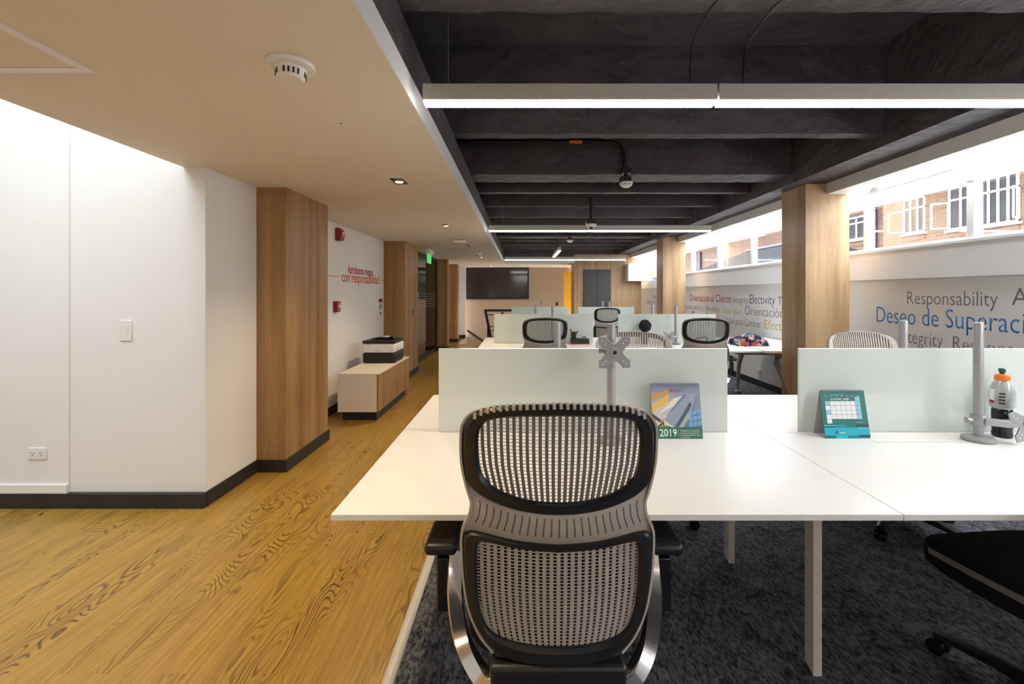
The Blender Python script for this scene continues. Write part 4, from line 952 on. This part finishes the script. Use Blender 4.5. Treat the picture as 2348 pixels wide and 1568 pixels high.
t = thing('pull_station', 'red manual fire alarm box low on the slogan wall', 'fire alarm', (-2.146, 5.24, 1.215)); MB().box(0, 0.05, -0.05, 0.05, -0.062, 0.062).build('box', M['red'], t, bevel=0.006); g = MB(); g.box(0.05, 0.062, -0.03, 0.03, -0.012, 0.012); g.box(0.05, 0.056, -0.01, 0.01, 0.012, 0.04); g.build('pull_bar', M['white'], t, bevel=0.002)
text('FIRE', 'printed_word', wht, t, (0.0505, -0.02, -0.045), (0,1,0), (0,0,1), 0.014, 0.045)
t = thing('notice', 'small red and white notice beside the middle wooden column', 'notice', (-2.146, 6.93, 1.165)); MB().box(0, 0.003, -0.085, 0.085, -0.115, 0.125).build('board', M['white'], t, smooth=0)
g = MB(); g.box(0.003, 0.0045, -0.080, 0.080, 0.070, 0.120); g.prism([(-0.05,-0.09),(0.05,-0.09),(0.0,-0.135)], 'x', 0.003, 0.0045); g.build('red_print', M['red'], t, smooth=0)
g = MB()
for s in (-0.035, 0.03): g.box(0.003, 0.0045, s-0.012, s+0.012, -0.03, 0.03); g.box(0.003, 0.0045, s-0.008, s+0.008, 0.034, 0.048)
g.build('figure_print', M['navy'], t, smooth=0)
t = thing('card_reader', 'black and silver switch plate on the middle wooden column', 'switch', (-1.810, 7.56, 1.055)); MB().box(0, 0.010, -0.055, 0.055, -0.055, 0.055).build('plate', M['silver'], t, bevel=0.003); MB().box(0.010, 0.014, -0.03, 0.05, -0.045, 0.045).build('face', M['blkg'], t, bevel=0.002)
t = thing('back_switch', 'small black switch on the beige back wall', 'switch', (1.125, 14.3, 1.03)); MB().box(-0.035, 0.035, -0.01, 0, -0.055, 0.055).build('plate', M['blk'], t, bevel=0.002); MB().box(-0.015, 0.015, -0.014, -0.01, -0.025, 0.025).build('rocker', M['dark'], t, smooth=0)
t = thing('exit_sign', 'green exit sign under a white lamp on the corridor ceiling', 'exit sign', (-1.72, 8.5, ZC)); MB().box(-0.035, 0.045, -0.20, 0.20, -0.085, 0).build('lamp_body', M['white'], t, bevel=0.006); MB().box(-0.004, 0.004, -0.19, 0.19, -0.255, -0.085).build('sign_plate', M['green'], t, smooth=0)
t = thing('wall_poster', 'pale framed notice on the dark glass partition', 'notice', (-2.025, 8.50, 0.93)); MB().box(0, 0.004, -0.16, 0.16, -0.10, 0.13).build('sheet', mat('grey_paper', (0.30,0.28,0.26), 0.6, noise=0.1), t, smooth=0); MB().box(0.004, 0.0055, -0.15, 0.15, 0.09, 0.12).build('header', M['dark'], t, smooth=0)

# slogan and value words
def word(body, label, col, Y0, Y1, z, cap, group='value words on the window wall', weight=-0.008):
    m = tmat(col[0], col[1]); o = text(body, 'wall_lettering', m, None, (3.4995, Y0, z), (0,-1,0), (0,0,1), cap, Y0-Y1, 0.0003, weight)
    return tag(o, label, 'lettering', group)
GY, BL, MR, NV, LM, YL = ('grey', (0.24,0.22,0.26)), ('blue', (0.02,0.22,0.58)), ('maroon', (0.42,0.03,0.03)), ('deep_blue', (0.06,0.06,0.22)), ('lime', (0.50,0.55,0.06)), ('mustard', (0.62,0.47,0.03))
word('Responsability', 'grey word Responsability on the window wall, above the blue words', GY, 4.124, 3.339, 1.273, 0.113)
word('Agilidad para Cambiar', 'grey word starting with A, top row, cut by the frame edge', GY, 3.244, 1.75, 1.285, 0.122)
word('Deseo de', 'blue words Deseo de on the window wall', BL, 4.479, 3.814, 1.087, 0.152)
word('Superación', 'blue word Superación, cut by the frame edge', BL, 3.75, 2.97, 1.087, 0.152)
word('Integrity', 'grey word Integrity partly behind a pole, below the blue words', GY, 4.21, 3.775, 0.922, 0.115)
word('Responsability', 'grey word Responsability in the lowest row, under the blue words', GY, 3.687, 2.90, 0.912, 0.115)
word('Orientacion al Cliente', 'maroon words Orientacion al Cliente between the two columns', MR, 9.456, 7.588, 1.213, 0.132, weight=0.004)
word('Agilidad para Cambiar', 'grey words ending in ar, beside the far window column, before the maroon words', GY, 11.9, 9.62, 1.215, 0.11)
word('Integrity', 'grey word Integrity following the maroon words', GY, 7.51, 7.006, 1.213, 0.105)
word('Efectivity', 'dark blue word Efectivity between the two columns, top row', NV, 6.966, 6.271, 1.213, 0.135)
word('Team Spirit', 'grey word starting with Te, top row, vanishing behind the near column', GY, 6.207, 5.3, 1.21, 0.11)
word('Responsability', 'grey word Responsability in the middle row, starting behind the far column', GY, 9.95, 8.73, 1.043, 0.10)
word('Efectivity', 'small grey word Efectivity in the middle row', GY, 8.61, 8.02, 1.038, 0.10)
word('Team Spirit', 'lime green words Team Spirit', LM, 7.918, 7.228, 1.03, 0.115)
word('Orientación al Cliente', 'large grey words Orientación al Cliente running behind the near column', GY, 7.115, 5.15, 1.035, 0.135)
word('Team Spirit', 'maroon words mostly hidden by the pompom desk screen', MR, 9.35, 8.02, 0.865, 0.13, weight=0.004)
word('Agilidad para Cambiar', 'grey words Agilidad para Cambiar above the patterned blanket', GY, 7.93, 6.636, 0.862, 0.11)
word('Efectivity', 'mustard yellow word Efectivity above the white table', YL, 6.54, 5.75, 0.862, 0.128)
word('Responsability', 'far grey word Responsability before the wood clad wall', GY, 12.17, 11.3, 1.235, 0.115)
word('Deseo de Superación', 'far dark blue words Deseo de Superación before the wood clad wall', NV, 12.63, 11.0, 1.06, 0.155)
word('Integrity', 'far grey word Integrity, lowest row before the wood clad wall', GY, 12.29, 11.7, 0.90, 0.115)
t = thing('wall_slogan', 'red and orange slogan with side lines on the corridor wall', 'lettering', (-2.146, 6.1, 1.5))
def sl(body, col, Y0, Y1, z, cap, wgt): text(body, 'slogan_line', tmat(*col), t, (0.0004, Y0-6.1, z-1.5), (0,1,0), (0,0,1), cap, Y1-Y0, 0.001, wgt)
CR, OR = ('crimson', (0.50,0.03,0.09)), ('orange_red', (0.72,0.13,0.02))
sl('Aprobamos riesgos', CR, 5.62, 6.58, 1.618, 0.105, 0.012); sl('con responsabilidad', OR, 5.44, 6.86, 1.508, 0.125, 0.012)
g = MB(); g.box(0.0004, 0.0014, 5.02-6.1, 5.37-6.1, 0.060, 0.068); g.build('side_line', tmat(*OR), t, smooth=0); g = MB(); g.box(0.0004, 0.0014, 6.90-6.1, 7.09-6.1, 0.060, 0.068); g.build('side_line', tmat(*OR), t, smooth=0)

# ------------------------------------------------------------------ printer on its cabinet
t = thing('low_cabinet', 'low cream cabinet with oak doors carrying the printer', 'cabinet', (-1.74, 5.515, 0)); hx, hy = 0.218, 0.665
MB().box(-hx, hx-0.02, -hy, hy, 0.10, 0.51).build('body', M['desk2'], t, smooth=0, bevel=0.003)
MB().box(hx-0.02, hx+0.004, -hy, hy, 0.498, 0.512).build('top_edge', M['desk2'], t, smooth=0)
for y0, y1 in ((-hy+0.004, -0.003), (0.003, hy-0.004)): MB().box(hx-0.019, hx+0.002, y0, y1, 0.104, 0.495).build('door', M['oak'], t, smooth=0, bevel=0.0015)
MB().box(-hx+0.03, hx-0.04, -hy+0.06, hy-0.06, 0.0, 0.10).build('plinth', M['base'], t, smooth=0)
t = thing('printer', 'black and white laser printer on the low cabinet', 'printer', (-1.747, 5.79, 0.51)); hx, hy = 0.20, 0.215
MB().box(-hx, hx, -hy, hy-0.02, 0.004, 0.125).build('paper_tray', M['blk'], t, bevel=0.018, seg=3)
b_ = MB().box(-hx, hx, -hy, hy, 0.127, 0.240).build('body', M['white'], t, bevel=0.018, seg=3)
g = MB()
for x0, x1, z0, z1 in ((-0.135,-0.095,0.205,0.232), (-0.045,0.015,0.137,0.170)):
    for k in range(5): g.box(x0+(x1-x0)*k/5, x0+(x1-x0)*(k+0.55)/5, -hy-0.0008, -hy, z0, z1)
g.build('vent', M['leg'], b_, smooth=0)
g = MB(); g.box(-0.12, -0.118, -hy-0.0006, -hy, 0.13, 0.188); g.box(0.035, 0.037, -hy-0.0006, -hy, 0.13, 0.188); g.box(-0.12, 0.037, -hy-0.0006, -hy, 0.187, 0.189); g.build('panel_joint', M['leg'], b_, smooth=0)
MB().box(hx-0.0002, hx+0.001, -0.11, -0.09, 0.15, 0.172).build('badge', M['navy'], b_, smooth=0)
g = MB(); g.box(-hx, -0.145, -hy, hy-0.01, 0.242, 0.275); g.box(0.12, hx, -hy, hy-0.01, 0.242, 0.275); g.box(-0.145, 0.12, -hy, -0.16, 0.242, 0.275); g.box(-0.145, 0.12, 0.16, hy-0.01, 0.242, 0.283); g.box(-0.145, 0.12, -0.16, 0.16, 0.242, 0.25)
g.build('top_cover', M['blk'], t, bevel=0.006)
g = MB(); g.prism([(0.05,0.275),(0.07,0.305),(0.11,0.305),(0.14,0.283),(0.14,0.275)], 'y', -0.02, 0.10); g.build('control_panel', M['blkg'], t, bevel=0.004)
MB().box(-0.06, 0.02, 0.18, 0.20, 0.28, 0.30).build('paper_stop', M['white'], t, bevel=0.004)

# ------------------------------------------------------------------ small things on the desks
t = thing('sports_bottle', 'clear sports bottle with orange cap and dark drink, behind the lowered monitor plate', 'bottle', (2.115, 2.000, ZD))
MB().lathe([(0.030,0.0005),(0.035,0.005),(0.035,0.02),(0.033,0.03),(0.035,0.04),(0.035,0.118),(0.031,0.124)], n=32).build('lower_body', M['blkg'], t)['label'] = 'dark drink filled lower half'
MB().lathe([(0.033,0.124),(0.041,0.136),(0.043,0.19),(0.041,0.205),(0.033,0.232),(0.024,0.247),(0.020,0.25)], n=32).build('upper_body', mat('grey_clear_plastic', (0.42,0.43,0.43), 0.12, spec=0.7, noise=0.2, nscale=30), t)
g = MB()
for r_ in range(4): g.obox((-0.0312, -0.0290, 0.152+0.014*r_), (0.0068,-0.0073,0), (0.0009,0.0009,0), (0,0,0.0028))
g.build('label_print', M['dark'], t, smooth=0)
g = MB(); g.obox((-0.0425, 0.002, 0.18), (0.0006,-0.010,0), (0.0012,0.0,0), (0,0,0.03)); g.build('label_patch', M['white'], t, smooth=0); g = MB(); g.obox((-0.0430, 0.002, 0.155), (0.0005,-0.009,0), (0.0012,0.0,0), (0,0,0.006)); g.build('label_patch', M['red'], t, smooth=0)
MB().lathe([(0.020,0.247),(0.025,0.249),(0.026,0.253),(0.0255,0.266),(0.022,0.272),(0.012,0.275)], n=28).build('cap', M['orange'], t)
MB().lathe([(0.008,0.274),(0.009,0.280),(0.012,0.287),(0.012,0.297),(0.009,0.300)], n=20).build('spout', mat('dark_green_plastic', (0.01,0.10,0.07), 0.35, noise=0.05), t)

t = thing('pen_cup', 'black wire pen cup beside the black box in the second row', 'pen cup', (0.645, 5.60, ZD+0.075)); MB().lathe([(0.030,0.0),(0.032,0.003),(0.034,0.075),(0.030,0.075),(0.028,0.006),(0.002,0.006)], n=24, caps=False).build('cup', M['blk'], t); MB().lathe([(0.0345,0.068),(0.0365,0.072),(0.0345,0.077)], n=24, caps=False).build('rim', M['blkg'], t)
t = thing('organiser_box', 'black low desk box under the pen cup with silver end loops', 'box', (0.745, 5.60, ZD+0.012)); MB().box(-0.075-0.06, 0.085, -0.05, 0.05, 0.0, 0.062).build('body', M['blk'], t, bevel=0.006)
for x in (-0.137, 0.087):
    g = MB(); g.tube([(x, -0.04, 0.008), (x, -0.04, 0.055), (x, 0.04, 0.055), (x, 0.04, 0.008)], 0.004, n=8, closed=True); g.build('end_loop', M['silver'], t)
g = MB(); g.tube([(0.03+0.022*math.cos(a), 0.0, 0.063+0.018*math.sin(a)) for a in [PI*k/10 for k in range(11)]], 0.005, n=8); g.build('handle', M['blkg'], t)
tag(MB().box(0.59, 0.85, 5.545, 5.66, ZD, ZD+0.011).build('notebook', mat('salmon_cover', (0.72,0.30,0.22), 0.6, noise=0.03), bevel=0.002), 'salmon notebook lying under the black desk box', 'notebook')
PC = [('white marker pen leaning to the stair side in the pen cup', (0.80,0.80,0.80), (-0.012,-0.012), (-0.034,0.10)), ('purple pen in the pen cup', (0.22,0.03,0.25), (-0.010,0.006), (-0.026,0.092)), ('yellow-green highlighter in the pen cup', (0.60,0.72,0.05), (0.0,-0.012), (-0.016,0.085)), ('turquoise pen in the pen cup', (0.03,0.42,0.42), (0.008,0.004), (0.006,0.075)), ('black pen leaning away to the window side of the pen cup', (0.01,0.01,0.012), (0.014,-0.006), (0.040,0.075)), ('pale blue pen upright in the pen cup', (0.55,0.65,0.75), (0.002,0.010), (-0.002,0.098))]
for lb, c, (bx_, by_), (tx, hz) in PC:
    t = thing('pen', lb, 'pen', (0.645+bx_*0.6, 5.60+by_, ZD+0.083), 0, 'pens in the cup'); A, B = Vector((0,0,0)), Vector((tx*1.1, 0, hz+0.01)); D = (B-A).normalized()
    m = tmat('pen_%02x%02x%02x' % tuple(int(255*x) for x in c), c); MB().cyl(A, A+D*0.072, 0.0052, n=10).build('barrel', m, t); MB().cyl(A+D*0.072, B, 0.006, 0.0055, n=10).build('pen_cap', m if c[0] < 0.7 else M['red'], t)

t = thing('pompom', 'fluffy dark pompom ball in front of the second row screen', 'pompom', (1.53, 5.62, ZD)); g = MB(); n, k = 44, 26; vs = []
for j in range(k+1):
    for i in range(n):
        a, p_ = 2*PI*i/n, PI*j/k; r_ = 0.076*random.choice((0.80,0.9,1.0,1.03)); vs.append((r_*math.sin(p_)*math.cos(a), r_*math.sin(p_)*math.sin(a), 0.225+r_*math.cos(p_)))
g.add(vs, [(j*n+i, j*n+(i+1)%n, (j+1)*n+(i+1)%n, (j+1)*n+i) for j in range(k) for i in range(n)]); g.build('ball', mat('dark_yarn', (0.022,0.021,0.03), 0.85, noise=0.5, nscale=80), t, smooth=0)
g = MB(); g.lathe([(0.04,0.0005),(0.045,0.06),(0.043,0.10)], n=20); g.cyl((0,0,0.09), (0,0,0.17), 0.008, n=8); g.build('stand', M['blk'], t)
g = MB(); nu, nv = 34, 22; vs = []
for layer in range(2):
    for j in range(nv+1):
        for i in range(nu+1):
            u, v = -1+2*i/nu, -1+2*j/nv; e = max(0, 1-abs(u)**3.2)*max(0, 1-abs(v)**3.2)
            zt = 0.005+0.125*(e**0.28)*(0.84+0.12*math.sin(2.6*u+0.8)+0.07*math.sin(7*u+3*v)+0.05*math.sin(9*v-2*u)) if layer else 0.0
            vs.append((0.185*u*(1+0.05*math.sin(5*v)), 0.15*v*(1+0.06*math.sin(4*u)), zt))
N = (nu+1)*(nv+1); q = lambda l, i, j: l*N+j*(nu+1)+i
fs = [(q(1,i,j),q(1,i+1,j),q(1,i+1,j+1),q(1,i,j+1)) for i in range(nu) for j in range(nv)] + [(q(0,i,j),q(0,i,j+1),q(0,i+1,j+1),q(0,i+1,j)) for i in range(nu) for j in range(nv)]
fs += [(q(0,i,0),q(0,i+1,0),q(1,i+1,0),q(1,i,0)) for i in range(nu)] + [(q(0,i,nv),q(1,i,nv),q(1,i+1,nv),q(0,i+1,nv)) for i in range(nu)] + [(q(0,0,j),q(1,0,j),q(1,0,j+1),q(0,0,j+1)) for j in range(nv)] + [(q(0,nu,j),q(0,nu,j+1),q(1,nu,j+1),q(1,nu,j)) for j in range(nv)]
g.add(vs, fs); o = g.build('blanket', M['blanket'], smooth=1.3); o.location = (2.76, 5.55, ZD); tag(o, 'folded multicoloured patterned blanket on the white table', 'blanket')
t = thing('eyeglass_rack', 'dark wire document holder seen through the chair beside the blanket', 'desk tray', (2.19, 5.58, ZD)); g = MB()
for k in range(4): g.tube([(-0.10+0.01*k,-0.04+0.025*k,0.005),(-0.06+0.01*k,-0.04+0.025*k,0.075),(0.07+0.01*k,-0.04+0.025*k,0.095),(0.10,-0.04+0.025*k,0.005)], 0.003, n=6)
g.build('wire_frame', M['blk'], t); MB().box(-0.10, 0.11, -0.06, 0.06, 0.0, 0.006).build('base', M['blk'], t, smooth=0)

# ------------------------------------------------------------------ stair rail, bulkhead
t = thing('stair_railing', 'black metal stair guard rail beyond the far desks', 'railing', (-0.88, 11.2, 0))
S = [(-0.03,-0.02),(0.03,-0.02),(0.03,0.02),(-0.03,0.02)]
def bar(name, P, k=1.0): g = MB(); g.tube(P, k, sec=S, ref=(0,1,0.01)); return g.build(name, M['blk'], t, smooth=0)
bar('post', [(0.0,0,0.93),(0.10,0,0.44),(0.19,0,0.0)]); bar('post', [(1.60,0,0.93),(1.60,0,0.0)]); bar('top_rail', [(-0.03,0,0.945),(1.75,0,0.945)], 0.9)
for z, x in ((0.84,0.04),(0.55,0.08),(0.45,0.09),(0.28,0.13)): g = MB(); g.cyl((x,0,z), (1.6,0,z), 0.011, n=8); g.build('cross_bar', M['blk'], t)
g = MB(); g.cyl((0.42,0,0.90), (0.42,0,0.80), 0.03, n=10); g.build('rail_bracket', M['blk'], t); bar('lower_post', [(0.045,0.25,0.55),(0.05,0.25,0.0)], 0.7)
t = thing('stair_handrail', 'black sloping handrail on the beige stairwell wall', 'handrail', (-1.64, 14.2, 0.0)); g = MB(); g.tube([(-0.05,0,0.21),(1.05,0,-0.52)], 0.032, n=10); g.build('rail', M['blk'], t)
for s in (0.3, 0.8): g = MB(); g.cyl((s,0,0.21-0.664*(s+0.05)), (s,0.10,0.17-0.664*(s+0.05)), 0.02, n=8); g.build('bracket', M['blk'], t)
t = thing('air_conditioner', 'white boxed bulkhead high up beside the wood clad wall', 'bulkhead', (3.06, 12.05, 1.69)); MB().box(-0.235, 0.34, -0.05, 0.299, 0.0, 0.46).build('casing', M['trim'], t, smooth=0, bevel=0.004)

# ------------------------------------------------------------------ outside: brick house, low roof, sign
XB = 12.0
t = thing('brick_house', 'brick house outside beyond the window side glazing', 'building', (XB, 14, 0))
MB().box(0.0, 0.6, -20, 46, -1, 4.95).build('wall', M['brick'], t, smooth=0)
MB().box(-1.7, 0.9, -20, 46, 4.95, 5.1).build('added_shade_eaves', M['trim'], t, smooth=0)  # unseen deep overhang, added to keep sky light off the brick
def hwin(Ya, Yb, z0, z1, cols, trans, opens=()):
    ya, yb = sorted((Ya-14, Yb-14)); g = MB(); fr = 0.05; x0 = -0.03
    g.box(x0, 0.02, ya, yb, z0, z0+fr); g.box(x0, 0.02, ya, yb, z1-fr, z1); g.box(x0-0.004, 0.025, ya, ya+fr, z0, z1); g.box(x0-0.004, 0.025, yb-fr, yb, z0, z1); zt = z0+(z1-z0)*trans; g.box(x0, 0.02, ya, yb, zt-fr/2, zt+fr/2)
    for k in range(1, cols): y = ya+(yb-ya)*k/cols; g.box(x0-0.006, 0.03, y-fr/2, y+fr/2, z0, z1)
    g.box(-0.10, 0.02, ya-0.05, yb+0.05, z0-0.06, z0)
    w_ = g.build('window', M['trim'], t, smooth=0); MB().box(-0.012, -0.004, ya+fr, yb-fr, z0+fr, z1-fr).build('pane', M['pane'], w_, smooth=0)
    g = MB(); g.box(-0.02, 0.0, ya, yb, z0-0.22, z0-0.06); g.build('brick_sill', M['brick'], t, smooth=0)
    for side in opens:                    # opened casement leaf
        y, sg = (ya, -1) if side == 'n' else (yb, 1); g = MB(); h0, h1 = z0+0.05, zt-0.03; wd = 0.42
        d_ = Vector((-0.86, sg*0.45, 0))*wd; n_ = Vector((sg*0.45, 0.86, 0))*0.015
        for f0, f1, za, zb in ((0,1,h0,h0+0.045),(0,1,h1-0.045,h1),(0,0.10,h0,h1),(0.90,1,h0,h1)):
            c = Vector((0,y,0))+d_*((f0+f1)/2); g.obox((c.x,c.y,(za+zb)/2), d_*((f1-f0)/2), n_, (0,0,(zb-za)/2))
        g.build('casement', M['trim'], w_, smooth=0)
hwin(16.75, 15.75, 3.28, 4.10, 2, 0.72, ())
hwin(14.25, 13.50, 3.20, 4.28, 3, 0.70, ('p',))
hwin(12.75, 12.05, 3.12, 4.30, 2, 0.70, ('p',))
hwin(11.90, 10.95, 3.10, 4.32, 4, 0.70, ('n',))
hwin(23.4, 22.4, 4.25, 4.9, 2, 0.6)
g = MB(); g.box(-0.14, -0.02, 1.32, 1.50, -1, 4.9); g.build('drainpipe', M['navy'], t, smooth=0)
g = MB(); g.box(-0.14, -0.02, 16.2, 16.7, -1, 4.1); g.build('drainpipe', M['navy'], t, smooth=0)
t = thing('hipped_roof', 'low grey hipped roof outside, seen between the two columns', 'roof', (8.0, 17.0, 0)); g = MB()
a = [(-0.8,-5.2,1.2),(2.4,-5.2,1.2),(2.4,6.0,1.2),(-0.8,6.0,1.2)]; z0, z1 = 2.05, 3.02
vs = [(-0.8,-5.0,z0),(2.6,-5.0,z0),(2.6,4.2,z0),(-0.8,4.2,z0),(1.0,-3.2,z1),(1.0,1.2,z1),(-0.8,-5.0,0),(2.6,-5.0,0),(2.6,4.2,0),(-0.8,4.2,0)]
g.add(vs, [(0,3,5,4),(1,4,5,2),(0,4,1),(3,2,5),(0,1,7,6),(1,2,8,7),(2,3,9,8),(3,0,6,9),(6,7,8,9)]); g.build('roof_slopes', M['roofg'], t, smooth=0)
g = MB(); g.tube([(1.0,-3.2,z1+0.02),(1.0,1.2,z1+0.02)], 0.06, n=8); g.build('ridge_tiles', M['base'], t)
t = thing('parapet_block', 'white parapet block outside the glazing near the closer column', 'parapet', (5.0, 8.2, 0)); MB().box(-0.3, 0.6, -1.55, 0.55, 0, 1.37+0.50).build('block', M['wall'], t, smooth=0)
MB().box(-0.33, 0.63, -1.58, 0.58, 1.87, 1.90).build('coping', M['trim'], t, smooth=0)
t = thing('shop_sign', 'dark blue sign with white script outside, beside the closer column', 'sign', (8.0, 10.6, 0)); g = MB(); g.prism([(-0.55,1.5),(0.9,1.5),(0.9,2.18),(0.5,2.26),(0.0,2.25),(-0.55,1.95)], 'x', -0.04, 0.04); g.build('panel', M['navy'], t, smooth=0); MB().cyl((0.06,0.2,0), (0.06,0.2,1.6), 0.04, n=10).build('post', M['navy'], t)
g = MB()
for P_ in ([(-0.045,0.55,1.75),(-0.045,0.40,1.98),(-0.045,0.22,1.92),(-0.045,0.30,1.72)], [(-0.045,0.20,1.75),(-0.045,0.05,2.0),(-0.045,-0.08,2.05),(-0.045,0.02,1.78),(-0.045,-0.15,1.75)]): g.tube(catmull(P_, 20), 0.022, n=6)
g.build('script_lettering', M['trim'], t)
labels = {}
for o in bpy.data.objects:
    if o.get('category'): labels.setdefault(o['label'], []).append(o.name)
for k, v in labels.items():
    if len(v) > 1: print('DUPLICATE LABEL', k, v)
    if not 4 <= len(k.replace('-', ' ').split()) <= 16: print('LABEL LENGTH', k)
